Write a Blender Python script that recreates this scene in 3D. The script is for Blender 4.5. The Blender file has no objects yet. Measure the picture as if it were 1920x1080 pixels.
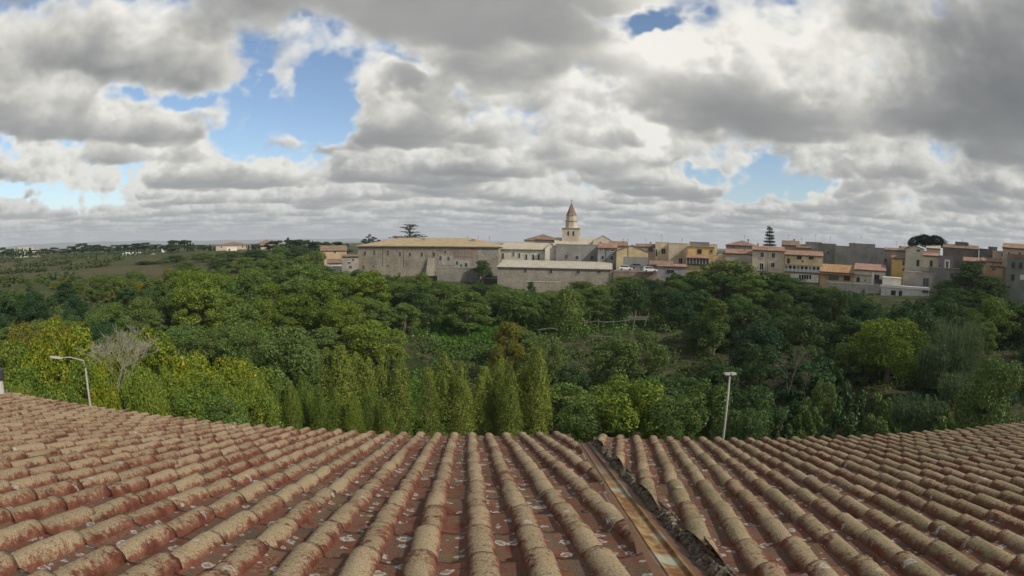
import bpy, bmesh, math, random
import numpy as np
from math import sin, cos, tan, pi, radians, atan2, hypot, sqrt, exp
from mathutils import Vector, Matrix

SC = bpy.context.scene
COL = SC.collection

# ------------------------------------------------------------------ camera
CAM_Z = 10.0
F_PX, PITCH, ROLL, K3 = 1056.8, 0.0805, 0.0140, 0.0493      # wide webcam lens, in pixels of the 1920 px photograph
cam = bpy.data.cameras.new("camera")
cam.type = 'PANO'
cam.sensor_fit = 'HORIZONTAL'
cam.sensor_width = 36.0
f_mm = F_PX * 36.0 / 1920.0
pano = cam if hasattr(cam, 'panorama_type') else cam.cycles
pano.panorama_type = 'FISHEYE_LENS_POLYNOMIAL'
pano.fisheye_fov = radians(180)
pano.fisheye_polynomial_k0 = 0.0
pano.fisheye_polynomial_k1 = -1.0 / f_mm
pano.fisheye_polynomial_k2 = 0.0
pano.fisheye_polynomial_k3 = -K3 / f_mm ** 3
pano.fisheye_polynomial_k4 = 0.0
cam.clip_start = 0.05
cam.clip_end = 40000.0
cam_ob = bpy.data.objects.new("camera", cam)
COL.objects.link(cam_ob)
fwd = Vector((0, cos(PITCH), -sin(PITCH)))
up0 = Vector((0, sin(PITCH), cos(PITCH)))
rt0 = Vector((1, 0, 0))
rt = rt0 * cos(ROLL) + up0 * sin(ROLL)
up = up0 * cos(ROLL) - rt0 * sin(ROLL)
M = Matrix((rt, up, -fwd)).transposed().to_4x4()
M.translation = Vector((0, 0, CAM_Z))
cam_ob.matrix_world = M
SC.camera = cam_ob


def ray(px, py):
    """Direction in the world that the lens sees at a point of the 1920x1080 photograph."""
    x, y = px - 960.0, 540.0 - py
    R = hypot(x, y) + 1e-9
    th = R / F_PX * (1 + K3 * (R / F_PX) ** 2)
    X, Y, Z = sin(th) * x / R, sin(th) * y / R, cos(th)
    return rt * X + up * Y + fwd * Z


def azel(px, py):
    d = ray(px, py)
    return atan2(d.x, d.y), math.asin(d.z)


def at(px, py, dist):
    """World point seen at a pixel, at a horizontal distance from the camera."""
    d = ray(px, py)
    k = dist / hypot(d.x, d.y)
    return Vector((d.x * k, d.y * k, CAM_Z + d.z * k))


# ------------------------------------------------------------------ view
SC.view_settings.view_transform = 'Standard'
SC.view_settings.look = 'None'
SC.view_settings.exposure = 0.0
SC.view_settings.gamma = 1.0
SC.view_settings.use_curve_mapping = False
SC.render.engine = 'CYCLES'
SC.cycles.max_bounces = 5
SC.cycles.diffuse_bounces = 3
SC.cycles.glossy_bounces = 2
SC.cycles.transmission_bounces = 2
SC.cycles.use_adaptive_sampling = True
SC.cycles.adaptive_threshold = 0.02

# ------------------------------------------------------------------ sun
SUN_EL, SUN_AZ = radians(38), radians(124)       # azimuth clockwise from the view direction (+Y)
sun_dir = Vector((cos(SUN_EL) * sin(SUN_AZ), cos(SUN_EL) * cos(SUN_AZ), sin(SUN_EL)))
sl = bpy.data.lights.new("sun", 'SUN')
sl.energy = 3.6
sl.angle = radians(1.0)
sl.color = (1.0, 0.93, 0.82)
so = bpy.data.objects.new("sun", sl)
COL.objects.link(so)
so.location = sun_dir * 400
so.rotation_euler = (-sun_dir).to_track_quat('-Z', 'Y').to_euler()


# ------------------------------------------------------------------ node helper
class NT:
    def __init__(s, tree):
        s.t = tree

    def n(s, typ, props=None, **ins):
        nd = s.t.nodes.new(typ)
        for k, v in (props or {}).items():
            setattr(nd, k, v)
        for k, v in ins.items():
            s.set(nd, k, v)
        return nd

    def set(s, nd, k, v):
        if isinstance(k, str) and k.startswith('i') and k[1:].isdigit():
            sock = nd.inputs[int(k[1:])]
        else:
            sock = nd.inputs[k.replace('_', ' ')] if k.replace('_', ' ') in nd.inputs else nd.inputs[k]
        if isinstance(v, bpy.types.NodeSocket):
            s.t.links.new(v, sock)
        elif isinstance(v, bpy.types.Node):
            s.t.links.new(v.outputs[0], sock)
        else:
            if hasattr(sock.default_value, '__len__') and hasattr(v, '__len__') and len(sock.default_value) == 4 and len(v) == 3:
                v = (*v, 1.0)
            sock.default_value = v

    def math(s, op, a, b=0.0, c=0.0, clamp=False):
        nd = s.n('ShaderNodeMath', {'operation': op, 'use_clamp': clamp})
        for i, v in enumerate((a, b, c)):
            s.set(nd, 'i%d' % i, v)
        return nd.outputs[0]

    def vm(s, op, a, b=(0, 0, 0), out=0):
        nd = s.n('ShaderNodeVectorMath', {'operation': op})
        s.set(nd, 'i0', a)
        if op == 'SCALE':
            s.set(nd, 'Scale', b)
        else:
            s.set(nd, 'i1', b)
        return nd.outputs[1] if op in ('LENGTH', 'DOT_PRODUCT', 'DISTANCE') else nd.outputs[0]

    def mr(s, v, a, b, c=0.0, d=1.0, smooth=True):
        nd = s.n('ShaderNodeMapRange', {'interpolation_type': 'SMOOTHSTEP' if smooth else 'LINEAR'})
        for i, q in enumerate((v, a, b, c, d)):
            s.set(nd, 'i%d' % i, q)
        return nd.outputs[0]

    def mix(s, fac, a, b, blend='MIX'):
        nd = s.n('ShaderNodeMix', {'data_type': 'RGBA', 'blend_type': blend})
        s.set(nd, 'i0', fac)
        s.set(nd, 'i6', a)
        s.set(nd, 'i7', b)
        return nd.outputs[2]

    def mixf(s, fac, a, b):
        nd = s.n('ShaderNodeMix', {'data_type': 'FLOAT'})
        s.set(nd, 'i0', fac)
        s.set(nd, 'i2', a)
        s.set(nd, 'i3', b)
        return nd.outputs[0]

    def noise(s, vec, scale, detail=4, rough=0.5, dist=0.0, dims='3D', lac=2.0, color=False):
        nd = s.n('ShaderNodeTexNoise', {'noise_dimensions': dims})
        if vec is not None:
            s.set(nd, 'Vector', vec)
        s.set(nd, 'Scale', scale)
        s.set(nd, 'Detail', detail)
        s.set(nd, 'Roughness', rough)
        s.set(nd, 'Lacunarity', lac)
        s.set(nd, 'Distortion', dist)
        return nd.outputs[1] if color else nd.outputs[0]

    def comb(s, x, y, z=0.0):
        nd = s.n('ShaderNodeCombineXYZ')
        for i, v in enumerate((x, y, z)):
            s.set(nd, 'i%d' % i, v)
        return nd.outputs[0]

    def sep(s, v):
        nd = s.n('ShaderNodeSeparateXYZ')
        s.set(nd, 'i0', v)
        return nd.outputs



# ------------------------------------------------------------------ cloud field: a layer of broken stratocumulus marched ray by ray
def periodic_fbm2(n, octaves, seed, base, gain=0.5):
    rg = np.random.default_rng(seed)
    k = np.fft.fftfreq(n, 1.0 / n)
    kx, ky = np.meshgrid(k, k, indexing='ij')
    kk = np.hypot(kx, ky)
    kk[0, 0] = 1
    out = np.zeros((n, n), np.float32)
    for o in range(octaves):
        f = base * 2.0 ** o
        band = np.exp(-((kk - f) / (0.45 * f)) ** 2)
        s = np.fft.ifft2(np.fft.fft2(rg.standard_normal((n, n))) * band).real
        out += (gain ** o * s / s.std()).astype(np.float32)
    return out / out.std()


def periodic_fbm3(n, octaves, seed, base, gain=0.5):
    rg = np.random.default_rng(seed)
    k = np.fft.fftfreq(n, 1.0 / n)
    kx, ky, kz = np.meshgrid(k, k, k, indexing='ij')
    kk = np.sqrt(kx * kx + ky * ky + kz * kz)
    kk[0, 0, 0] = 1
    out = np.zeros((n, n, n), np.float32)
    for o in range(octaves):
        f = base * 2.0 ** o
        band = np.exp(-((kk - f) / (0.45 * f)) ** 2)
        s = np.fft.ifftn(np.fft.fftn(rg.standard_normal((n, n, n))) * band).real
        s = np.abs(s / s.std())                       # billows: round lobes, sharp creases
        out += (gain ** o * (0.8 - s)).astype(np.float32)
    return out / out.std()


C2 = periodic_fbm2(512, 5, 11, 6.0, 0.62)               # which parts of the sky are covered
C3 = periodic_fbm3(128, 5, 5, 2.6, 0.66)                 # lumps on the clouds
T2, T3 = 19.0, 1.6                                    # km per repeat
LAYER, TOP = 0.9, 0.75


def cov2(x, y):
    n = 512
    u, v = x * (n / T2), y * (n / T2)
    iu, iv = np.floor(u).astype(np.int32), np.floor(v).astype(np.int32)
    fu, fv = (u - iu).astype(np.float32), (v - iv).astype(np.float32)
    i0, i1, j0, j1 = iu % n, (iu + 1) % n, iv % n, (iv + 1) % n
    return (C2[i0, j0] * (1 - fu) + C2[i1, j0] * fu) * (1 - fv) + (C2[i0, j1] * (1 - fu) + C2[i1, j1] * fu) * fv


def det3(x, y, z):
    n = 128
    q = n / T3
    u, v, w = x * q, y * q, z * q
    iu, iv, iw = np.floor(u).astype(np.int32), np.floor(v).astype(np.int32), np.floor(w).astype(np.int32)
    fu, fv, fw = (u - iu).astype(np.float32), (v - iv).astype(np.float32), (w - iw).astype(np.float32)
    i0, i1, j0, j1, k0, k1 = iu % n, (iu + 1) % n, iv % n, (iv + 1) % n, iw % n, (iw + 1) % n
    a = (C3[i0, j0, k0] * (1 - fu) + C3[i1, j0, k0] * fu) * (1 - fv) + (C3[i0, j1, k0] * (1 - fu) + C3[i1, j1, k0] * fu) * fv
    b = (C3[i0, j0, k1] * (1 - fu) + C3[i1, j0, k1] * fu) * (1 - fv) + (C3[i0, j1, k1] * (1 - fu) + C3[i1, j1, k1] * fu) * fv
    return a * (1 - fw) + b * fw


def march(az, el, steps, bias, sun):
    """Colour (premultiplied) and cover of the cloud layer along each ray."""
    n = az.size
    ex, ey, ez = np.cos(el) * np.sin(az), np.cos(el) * np.cos(az), np.sin(el)
    # the layer curves down with the earth, so the horizon is met at a finite distance
    Re = 1500.0
    t0 = -Re * ez + np.sqrt((Re * ez) ** 2 + 2 * Re * LAYER)
    t1 = -Re * ez + np.sqrt((Re * ez) ** 2 + 2 * Re * (LAYER + TOP))
    T = np.ones(n, np.float32)
    L = np.zeros(n, np.float32)
    D = np.zeros(n, np.float32)
    rg = np.random.default_rng(3)
    jit = rg.random(n).astype(np.float32)
    dt = (t1 - t0) / steps
    for s in range(steps):
        on = np.nonzero(T > 0.02)[0]
        if on.size == 0:
            break
        hf = (s + 0.5 + 0.6 * (jit[on] - 0.5)) / steps
        t = t0[on] + (s + 0.5 + 0.6 * (jit[on] - 0.5)) * dt[on]
        x, y = ex[on] * t, ey[on] * t
        h = hf * TOP

        def dens(x, y, hf, b):
            c = cov2(x, y) * 0.42 + b
            prof = np.minimum(hf / 0.10, 1.0) * np.maximum(1.0 - hf, 0) ** 0.5
            return c, prof

        b = bias[on]
        c = cov2(x, y) * 0.40 + b
        low = np.maximum(1.0 - hf / 0.12, 0.0) * 0.5
        shape = c - 0.85 * hf - low
        lump = LUMP * (0.35 + 0.65 * np.exp(-t / 12.0))
        d = shape + lump * det3(x, y, h * 1.3)
        k = d > 0
        if not k.any():
            continue
        o = on[k]
        rho = np.minimum(d[k] * GAIN, 9.0)
        # light that reaches the sample: how much cloud stands above it and towards the sun
        tau = np.zeros(o.size, np.float32)
        for q, wgt in ((0.04, 0.06), (0.11, 0.09), (0.24, 0.16), (0.45, 0.2)):
            xs, ys, hs = x[k] + sun[0] * q, y[k] + sun[1] * q, h[k] + sun[2] * q
            f2 = hs / TOP
            dd = cov2(xs, ys) * 0.40 + b[k] - 0.85 * f2 + lump[k] * det3(xs, ys, hs * 1.3)
            tau += wgt * np.minimum(np.maximum(dd, 0) * GAIN, 9.0)
        lit = 0.50 * np.exp(-tau * 2.4) + 0.34 * np.exp(-tau * 0.8) + 0.22 * np.exp(-tau * 0.25)
        amb = 0.30 + 0.25 * hf[k]
        dl = np.minimum(dt[o], 0.12)
        a = 1.0 - np.exp(-rho * dl * 1.9)
        w = T[o] * a
        L[o] += w * (lit * SUNLIT + amb * AMB)
        D[o] += w * t[k]
        T[o] *= (1.0 - a).astype(np.float32)
    A = 1.0 - T
    return L / np.maximum(A, 1e-4), A, D / np.maximum(A, 1e-4)

HAZE = 1.1e-4
SKY_STRENGTH, CLOUD_STRENGTH = 0.13, 0.97
SUNLIT, AMB, LUMP, GAIN = 0.78, 0.72, 0.20, 11.5
SKY_BLOBS = [(540, 215, 145, 78, -1.05), (450, 262, 100, 40, -0.6), (615, 115, 90, 36, -0.45), (615, 240, 70, 44, -.6), (380, 185, 120, 22, -.3),
             (90, 352, 190, 24, -0.9), (5, 285, 50, 36, -0.7), (290, 195, 90, 24, -0.35), (450, 290, 70, 14, -.3),
             (1170, 30, 80, 18, -0.6), (1215, 52, 60, 20, -.65), (1310, 322, 70, 20, -0.7), (1470, 345, 110, 28, -0.75), (1560, 308, 60, 18, -.4), (1420, 362, 60, 14, -.4),
             (770, 140, 50, 20, -.26), (890, 205, 60, 24, -.28),
             (1345, 366, 50, 24, .5), (220, 280, 140, 60, .25), (800, 300, 200, 60, .2), (1640, 30, 190, 120, .8), (1820, 60, 300, 200, .6), (1690, 340, 110, 36, .4),
             (1400, 225, 160, 60, .15), (820, 20, 260, 70, .28), (200, 60, 380, 80, .42), (1700, 220, 150, 80, .3), (720, 170, 70, 30, .3), (1050, 130, 130, 60, .25)]
SKY_TONE = [(1850, 140, 260, 190, -0.48), (800, 20, 320, 70, .22), (1350, 60, 250, 80, .1), (60, 100, 380, 80, -0.42), (420, 110, 170, 50, -.25), (820, 315, 160, 36, -.25), (1380, 240, 120, 60, -.15), (1196, 240, 46, 32, 1.6), (1180, 235, 130, 60, .25), (1190, 110, 180, 90, .35), (330, 330, 180, 40, .15)]


def sky(az, el, steps):
    bias = np.full(az.shape, 0.235, np.float32)
    wu = cov2(az * 9.0, el * 12.0) * 0.016
    wv = cov2(az * 9.0 + 5, el * 12.0 + 4) * 0.014
    for (px, py, rx, ry, w) in SKY_BLOBS:
        a, e = azel(px, py)
        r = np.hypot((az + wu - a) * F_PX / rx, (el + wv - e) * F_PX / ry)
        q = np.clip(1 - r / 1.5, 0, 1)
        bias += (w * q * q * (3 - 2 * q)).astype(np.float32)
    sun = (0.62, -0.15, 0.77)
    lum, A, dist = march(az, el, steps, bias, sun)
    for (px, py, rx, ry, w) in SKY_TONE:          # where the layer is thickest, and where the cloud is brightest
        a, e = azel(px, py)
        r = np.hypot((az + wu - a) * F_PX / rx, (el + wv - e) * F_PX / ry)
        q = np.clip(1 - r / 1.5, 0, 1)
        lum = lum * (1 + w * q * q * (3 - 2 * q))
    lum = np.clip(lum, 0.02, 1.0)
    k = np.clip((lum - 0.15) / 0.4, 0, 1)[:, None]
    col = lum[:, None] * ((1 - k) * np.array([0.985, 1.0, 0.99]) + k * np.array([1.03, 1.0, 0.91]))
    hz = np.exp(-dist / 24.0)[:, None]
    col = col * hz + (1 - hz) * np.array([0.42, 0.455, 0.49])
    hh = np.exp(-el / 0.028)                     # the air itself, thick along the horizon
    A2 = A + (1 - A) * hh * 0.8
    col = col * A[:, None] + ((1 - A) * hh * 0.8)[:, None] * np.array([0.42, 0.46, 0.50])
    return col, A2



def build_sky():
    def grid(na, ne, el_hi, steps, a0, a1):
        az = a0 + (np.arange(na) + 0.5) / na * (a1 - a0)
        el = (np.arange(ne) + 0.5) / ne * el_hi
        A, E = np.meshgrid(az, el)
        c, a = sky(A.ravel(), E.ravel(), steps)
        return np.concatenate([c, a[:, None]], 1).reshape(ne, na, 4).astype(np.float32)
    NX, NY = 3600, 1800
    img = np.zeros((NY, NX, 4), np.float32)
    low = grid(900, 225, pi / 2, 60, -pi, pi)                        # all round, every 0.4 degrees
    up4 = np.repeat(np.repeat(low, 4, 0), 4, 1)
    for ax in (0, 1):                                                # smooth the enlarged part
        k = up4
        up4 = (np.roll(k, 1, ax) + np.roll(k, -1, ax) + np.roll(k, 2, ax) + np.roll(k, -2, ax) + k) / 5 if ax == 1 else k
    up4[1:-1] = (up4[:-2] + up4[1:-1] + up4[2:]) / 3
    lim, eh = radians(66), radians(45)
    na, ne = int(2 * lim / (2 * pi) * NX), 450
    hi = grid(na, ne, eh, 110, -lim, lim)                            # the part the camera looks at, every 0.1 degrees
    i0 = int((pi - lim) / (2 * pi) * NX)
    # one layer, two resolutions: blend over three degrees
    wx = np.clip(np.minimum(np.arange(na), na - 1 - np.arange(na)) / 30.0, 0, 1)
    wy = np.clip((ne - 1 - np.arange(ne)) / 30.0, 0, 1)
    w = (wy[:, None] * wx[None, :])[..., None]
    up4[:ne, i0:i0 + na] = hi * w + up4[:ne, i0:i0 + na] * (1 - w)
    # columns of an environment texture run against our azimuth: u = 0.5 - phi/2pi, az = pi/2 - phi
    cols = (np.arange(NX) + 0.5) / NX
    phi = (0.5 - cols) * 2 * pi
    az = (pi / 2 - phi + pi) % (2 * pi) - pi
    src = np.clip(((az + pi) / (2 * pi) * NX).astype(int), 0, NX - 1)
    img[NY // 2:] = up4[:, src]
    img[:NY // 2] = img[NY // 2]
    return img


IMG = build_sky()


def sky_image(name, arr):
    im = bpy.data.images.new(name, arr.shape[1], arr.shape[0], alpha=False, float_buffer=True)
    im.colorspace_settings.name = 'Linear Rec.709'
    px = np.ones(arr.shape[:2] + (4,), np.float32)
    px[..., :3] = arr
    im.pixels.foreach_set(px.ravel())
    im.update()
    im.pack()
    return im


W = bpy.data.worlds.new("World")
SC.world = W
W.use_nodes = True
W.node_tree.nodes.clear()
N = NT(W.node_tree)
nish = N.n('ShaderNodeTexSky', {'sky_type': 'NISHITA', 'sun_disc': False, 'sun_elevation': SUN_EL, 'sun_rotation': SUN_AZ,
                                'air_density': 1.0, 'dust_density': 0.6, 'ozone_density': 2.0, 'altitude': 100})
env = N.n('ShaderNodeTexEnvironment', {'interpolation': 'Linear'})
env.image = sky_image("cloud_light", IMG[..., :3])
cover = N.n('ShaderNodeTexEnvironment', {'interpolation': 'Linear'})
cover.image = sky_image("cloud_cover", IMG[..., 3:4].repeat(3, -1))
clear = N.math('SUBTRACT', 1.0, cover.outputs['Color'], clamp=True)
b1 = N.n('ShaderNodeBackground', Color=nish, Strength=N.math('MULTIPLY', clear, SKY_STRENGTH))
b2 = N.n('ShaderNodeBackground', Color=env.outputs['Color'], Strength=CLOUD_STRENGTH)
ad = N.n('ShaderNodeAddShader')
N.set(ad, 'i0', b1)
N.set(ad, 'i1', b2)
wo = N.n('ShaderNodeOutputWorld')
N.set(wo, 'Surface', ad)
W.cycles.sampling_method = 'MANUAL'
W.cycles.sample_map_resolution = 512



# ------------------------------------------------------------------ scene graph helpers
def tag(o, label=None, cat=None, group=None, kind=None):
    if label:
        o['label'] = label
    if cat:
        o['category'] = cat
    if group:
        o['group'] = group
    if kind:
        o['kind'] = kind
    return o


def empty(name, loc=(0, 0, 0), rz=0.0, label=None, cat=None, group=None):
    o = bpy.data.objects.new(name, None)
    o.empty_display_size = 0.3
    COL.objects.link(o)
    o.location = loc
    o.rotation_euler = (0, 0, rz)
    return tag(o, label, cat, group)


def link(name, me, mats=None, parent=None):
    o = bpy.data.objects.new(name, me)
    COL.objects.link(o)
    if mats is not None:
        for m in (mats if isinstance(mats, (list, tuple)) else [mats]):
            me.materials.append(m)
    if parent is not None:
        o.parent = parent
    return o


def np_mesh(name, V, Fq, smooth=False):
    """Mesh from arrays: V (n,3), Fq (m,k) with k = 3 or 4."""
    V = np.asarray(V, np.float32)
    Fq = np.asarray(Fq, np.int32)
    me = bpy.data.meshes.new(name)
    me.vertices.add(len(V))
    me.vertices.foreach_set('co', V.ravel())
    k = Fq.shape[1]
    me.loops.add(Fq.size)
    me.loops.foreach_set('vertex_index', Fq.ravel())
    me.polygons.add(len(Fq))
    me.polygons.foreach_set('loop_start', np.arange(0, Fq.size, k, dtype=np.int32))
    me.polygons.foreach_set('use_smooth', np.full(len(Fq), smooth, bool))
    me.update(calc_edges=True)
    return me


def face_attr(me, name, vals):
    a = me.attributes.new(name, 'FLOAT', 'FACE')
    a.data.foreach_set('value', np.asarray(vals, np.float32))


class MB:
    """Collects boxes, prisms and tubes; build() links them as one mesh object."""

    def __init__(s):
        s.v, s.f = [], []

    def add(s, vs, fs):
        o = len(s.v)
        s.v += [tuple(v) for v in vs]
        s.f += [tuple(i + o for i in f) for f in fs]
        return s

    def box(s, x0, x1, y0, y1, z0, z1):
        vs = [(x0, y0, z0), (x1, y0, z0), (x1, y1, z0), (x0, y1, z0), (x0, y0, z1), (x1, y0, z1), (x1, y1, z1), (x0, y1, z1)]
        return s.add(vs, [(0, 3, 2, 1), (4, 5, 6, 7), (0, 1, 5, 4), (1, 2, 6, 5), (2, 3, 7, 6), (3, 0, 4, 7)])

    def prism(s, poly, d):
        """Extrude a planar polygon (3-D points) by the vector d."""
        n = len(poly)
        d = Vector(d)
        vs = [Vector(p) for p in poly] + [Vector(p) + d for p in poly]
        fs = [tuple(range(n))[::-1], tuple(range(n, 2 * n))] + [(i, (i + 1) % n, n + (i + 1) % n, n + i) for i in range(n)]
        return s.add(vs, fs)

    def tube(s, pts, rad, n=6):
        pts = [Vector(p) for p in pts]
        rad = rad if isinstance(rad, (list, tuple)) else [rad] * len(pts)
        vs, fs = [], []
        for i, p in enumerate(pts):
            t = (pts[min(i + 1, len(pts) - 1)] - pts[max(i - 1, 0)]).normalized()
            a = t.cross(Vector((0.31, 0.17, 1)) if abs(t.z) < 0.95 else Vector((1, 0.2, 0))).normalized()
            b = t.cross(a)
            for k in range(n):
                th = 2 * pi * k / n
                vs.append(p + (a * cos(th) + b * sin(th)) * rad[i])
        for i in range(len(pts) - 1):
            for k in range(n):
                fs.append((i * n + k, i * n + (k + 1) % n, (i + 1) * n + (k + 1) % n, (i + 1) * n + k))
        fs.append(tuple(range(n))[::-1])
        fs.append(tuple(range((len(pts) - 1) * n, len(pts) * n)))
        return s.add(vs, fs)

    def mesh(s, name):
        me = bpy.data.meshes.new(name)
        me.from_pydata(s.v, [], s.f)
        me.update()
        return me

    def build(s, name, mat=None, parent=None, smooth=False):
        me = s.mesh(name)
        if smooth:
            me.polygons.foreach_set('use_smooth', [True] * len(me.polygons))
        return link(name, me, mat, parent)


# ------------------------------------------------------------------ materials
def material(name):
    m = bpy.data.materials.new(name)
    m.use_nodes = True
    t = m.node_tree
    t.nodes.clear()
    return m, NT(t)


def finish(N, col, rough=0.85, bump=None, bump_s=0.3, bump_d=0.02, spec=0.3, metal=0.0):
    p = N.n('ShaderNodeBsdfPrincipled')
    N.set(p, 'Base Color', col)
    N.set(p, 'Roughness', rough)
    N.set(p, 'Specular IOR Level', spec)
    N.set(p, 'Metallic', metal)
    if bump is not None:
        b = N.n('ShaderNodeBump', Strength=bump_s, Distance=bump_d, Height=bump)
        N.set(p, 'Normal', b)
    o = N.n('ShaderNodeOutputMaterial')
    N.set(o, 'Surface', p)


def pos(N):
    return N.n('ShaderNodeNewGeometry').outputs['Position']


PLASTER = {}


def plaster(c, worn=0.35, stone=0.0):
    """Old render or rubble stone: blotches, rain streaks, and course lines where it is stone."""
    key = (c, worn, stone)
    if key in PLASTER:
        return PLASTER[key]
    g_ = sum(c) / 3
    c = tuple(x * 0.92 + g_ * 0.08 for x in c)
    m, N = material('plaster')
    P = pos(N)
    big = N.noise(P, 0.35, 4, 0.6)
    fine = N.noise(P, 2.6, 5, 0.65)
    stretch = N.noise(N.vm('MULTIPLY', P, (1.6, 1.6, 0.12)), 1.0, 4, 0.6)
    k = N.math('ADD', N.math('MULTIPLY', N.math('SUBTRACT', big, 0.5), 1.3), N.math('MULTIPLY', N.math('SUBTRACT', stretch, 0.5), 0.4))
    k = N.math('ADD', k, N.math('MULTIPLY', N.math('SUBTRACT', fine, 0.5), 0.9))
    hi = tuple(min(.82, x * 1.35 + 0.01) for x in c)
    lo = tuple(x * 1.1 * (1 - 0.5 * worn * 1.5) * w for x, w in zip(c, (1.0, 0.97, 0.92)))
    col = N.mix(N.mr(k, -0.45, 0.4), lo, hi)
    h = fine
    if stone:
        br = N.n('ShaderNodeTexVoronoi', {'feature': 'F1'}, Vector=N.vm('MULTIPLY', P, (1.1, 1.1, 2.2)), Scale=1.5, Randomness=0.8)
        col = N.mix(stone, col, N.mix(N.mr(br.outputs[0], 0.1, 0.75), hi, lo))
        h = br.outputs[0]
    finish(N, col, 0.92, h, 0.35, 0.03, spec=0.1)
    PLASTER[key] = m
    return m


ROOFM = {}


def roof_mat(c, lichen=(0.36, 0.29, 0.18), amt=0.5):
    """Far clay roofs: rows of tile down the slope and lichen blotches."""
    key = (c, lichen, amt)
    if key in ROOFM:
        return ROOFM[key]
    m, N = material('clay_roof')
    tcn = N.n('ShaderNodeTexCoord').outputs['Object']
    P = pos(N)
    a = N.noise(P, 0.5, 5, 0.65)
    b = N.noise(P, 4.0, 4, 0.6)
    x = N.sep(tcn)
    rows = N.math('SINE', N.math('MULTIPLY', x[0], 2 * pi / 0.46))
    crs = N.math('SINE', N.math('MULTIPLY', x[1], 2 * pi / 0.8))
    col = N.mix(N.mr(N.math('ADD', a, N.math('MULTIPLY', N.math('SUBTRACT', b, 0.5), 0.8)), 0.62 - amt * 0.5, 0.85 - amt * 0.4), c, lichen)
    v = N.math('ADD', 1.0, N.math('MULTIPLY', rows, 0.16))
    v = N.math('ADD', v, N.math('MULTIPLY', crs, 0.06))
    v = N.math('MULTIPLY', v, N.math('ADD', 0.55, N.math('MULTIPLY', b, 0.9)))
    col = N.vm('MULTIPLY', col, N.comb(v, v, v))
    finish(N, col, 0.9, rows, 0.5, 0.05, spec=0.1)
    ROOFM[key] = m
    return m


def flat_mat(name, c, rough=0.7, var=0.25, scale=6.0, metal=0.0, spec=0.3):
    m, N = material(name)
    n = N.noise(pos(N), scale, 4, 0.6)
    col = N.mix(n, tuple(x * (1 - var) for x in c), tuple(min(1, x * (1 + var)) for x in c))
    finish(N, col, rough, n, 0.2, 0.01, spec=spec, metal=metal)
    return m


GLASS = flat_mat('window_glass', (0.025, 0.03, 0.035), 0.12, 0.3, 1.0, spec=0.5)
SHUT = flat_mat('shutter_wood', (0.09, 0.085, 0.07), 0.7)
WHITE_FR = flat_mat('white_frame', (0.68, 0.66, 0.6), 0.6, 0.12)
STONE_FR = flat_mat('stone_frame', (0.36, 0.33, 0.27), 0.85)
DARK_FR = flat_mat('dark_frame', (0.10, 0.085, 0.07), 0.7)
IRON = flat_mat('iron', (0.05, 0.05, 0.05), 0.5, 0.2)
CEMENT = plaster((0.27, 0.26, 0.24), 0.4)
GALV = flat_mat('galvanised_pole', (0.31, 0.285, 0.26), 0.5, 0.2, 3.0)
WOOD_GREY = flat_mat('grey_timber', (0.19, 0.165, 0.13), 0.9, 0.35, 9.0)


# ------------------------------------------------------------------ terrain
AZK = [-180, -110, -56, -24, 0, 24, 54, 110, 180]
RK = [0, 28, 42, 60, 80, 110, 150, 175, 250, 400, 700, 1500, 4000, 20000]
ZK = np.array([
    [0] * 14,
    [0, 0, 0, 0, 0, 0, 0, 0, 0, 0, 0, 0, 0, 0],
    [0, -1.5, -3.5, -5, -4.5, -3, -1.2, 0, 1.5, 3.0, 5.0, 4, 2, 0],
    [0, -1.5, -7, -12, -10, -6.5, -4, -1.5, 3.0, 5.0, 6.0, 4, 2, 0],
    [0, -1.5, -7.5, -12.5, -10, -6.5, -4, -1.0, 2.5, 3, 3, 2, 1, 0],
    [0, -1.5, -7, -11.5, -9, -4.5, -1.5, 1.5, 4, 5, 4, 2, 1, 0],
    [0, -1.5, -6, -10, -7.5, -3, 1.5, 3.5, 6, 6, 4, 2, 1, 0],
    [0] * 14,
    [0] * 14], float)


def ground(x, y):
    x, y = np.asarray(x, float), np.asarray(y, float)
    r = np.hypot(x, y)
    a = np.degrees(np.arctan2(x, y))
    i = np.clip(np.searchsorted(AZK, a, side='right') - 1, 0, len(AZK) - 2)
    ak = np.array(AZK, float)
    f = (a - ak[i]) / (ak[i + 1] - ak[i])
    f = f * f * (3 - 2 * f)
    rk = np.array(RK, float)
    j = np.clip(np.searchsorted(rk, r, side='right') - 1, 0, len(RK) - 2)
    g = np.clip((r - rk[j]) / (rk[j + 1] - rk[j]), 0, 1)
    g = g * g * (3 - 2 * g)
    z = (ZK[i, j] * (1 - g) + ZK[i, j + 1] * g) * (1 - f) + (ZK[i + 1, j] * (1 - g) + ZK[i + 1, j + 1] * g) * f
    u = np.clip((r - 25) / 40, 0, 1)
    z = z + u * (0.5 * np.sin(x * 0.11 + 1.3) * np.cos(y * 0.09) + 0.25 * np.sin(x * 0.31) * np.sin(y * 0.27 + 2))
    return z


def gz(x, y):
    return float(ground(x, y))


def to_px(p):
    """Pixel of the photograph at which the lens shows a world point."""
    d = (Vector(p) - Vector((0, 0, CAM_Z))).normalized()
    X, Y, Z = d.dot(rt), d.dot(up), d.dot(fwd)
    th = math.acos(max(-1, min(1, Z)))
    q = th
    for _ in range(12):
        q = q - (q * (1 + K3 * q * q) - th) / (1 + 3 * K3 * q * q)
    s = hypot(X, Y) + 1e-12
    return 960 + q * F_PX * X / s, 540 - q * F_PX * Y / s


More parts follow.
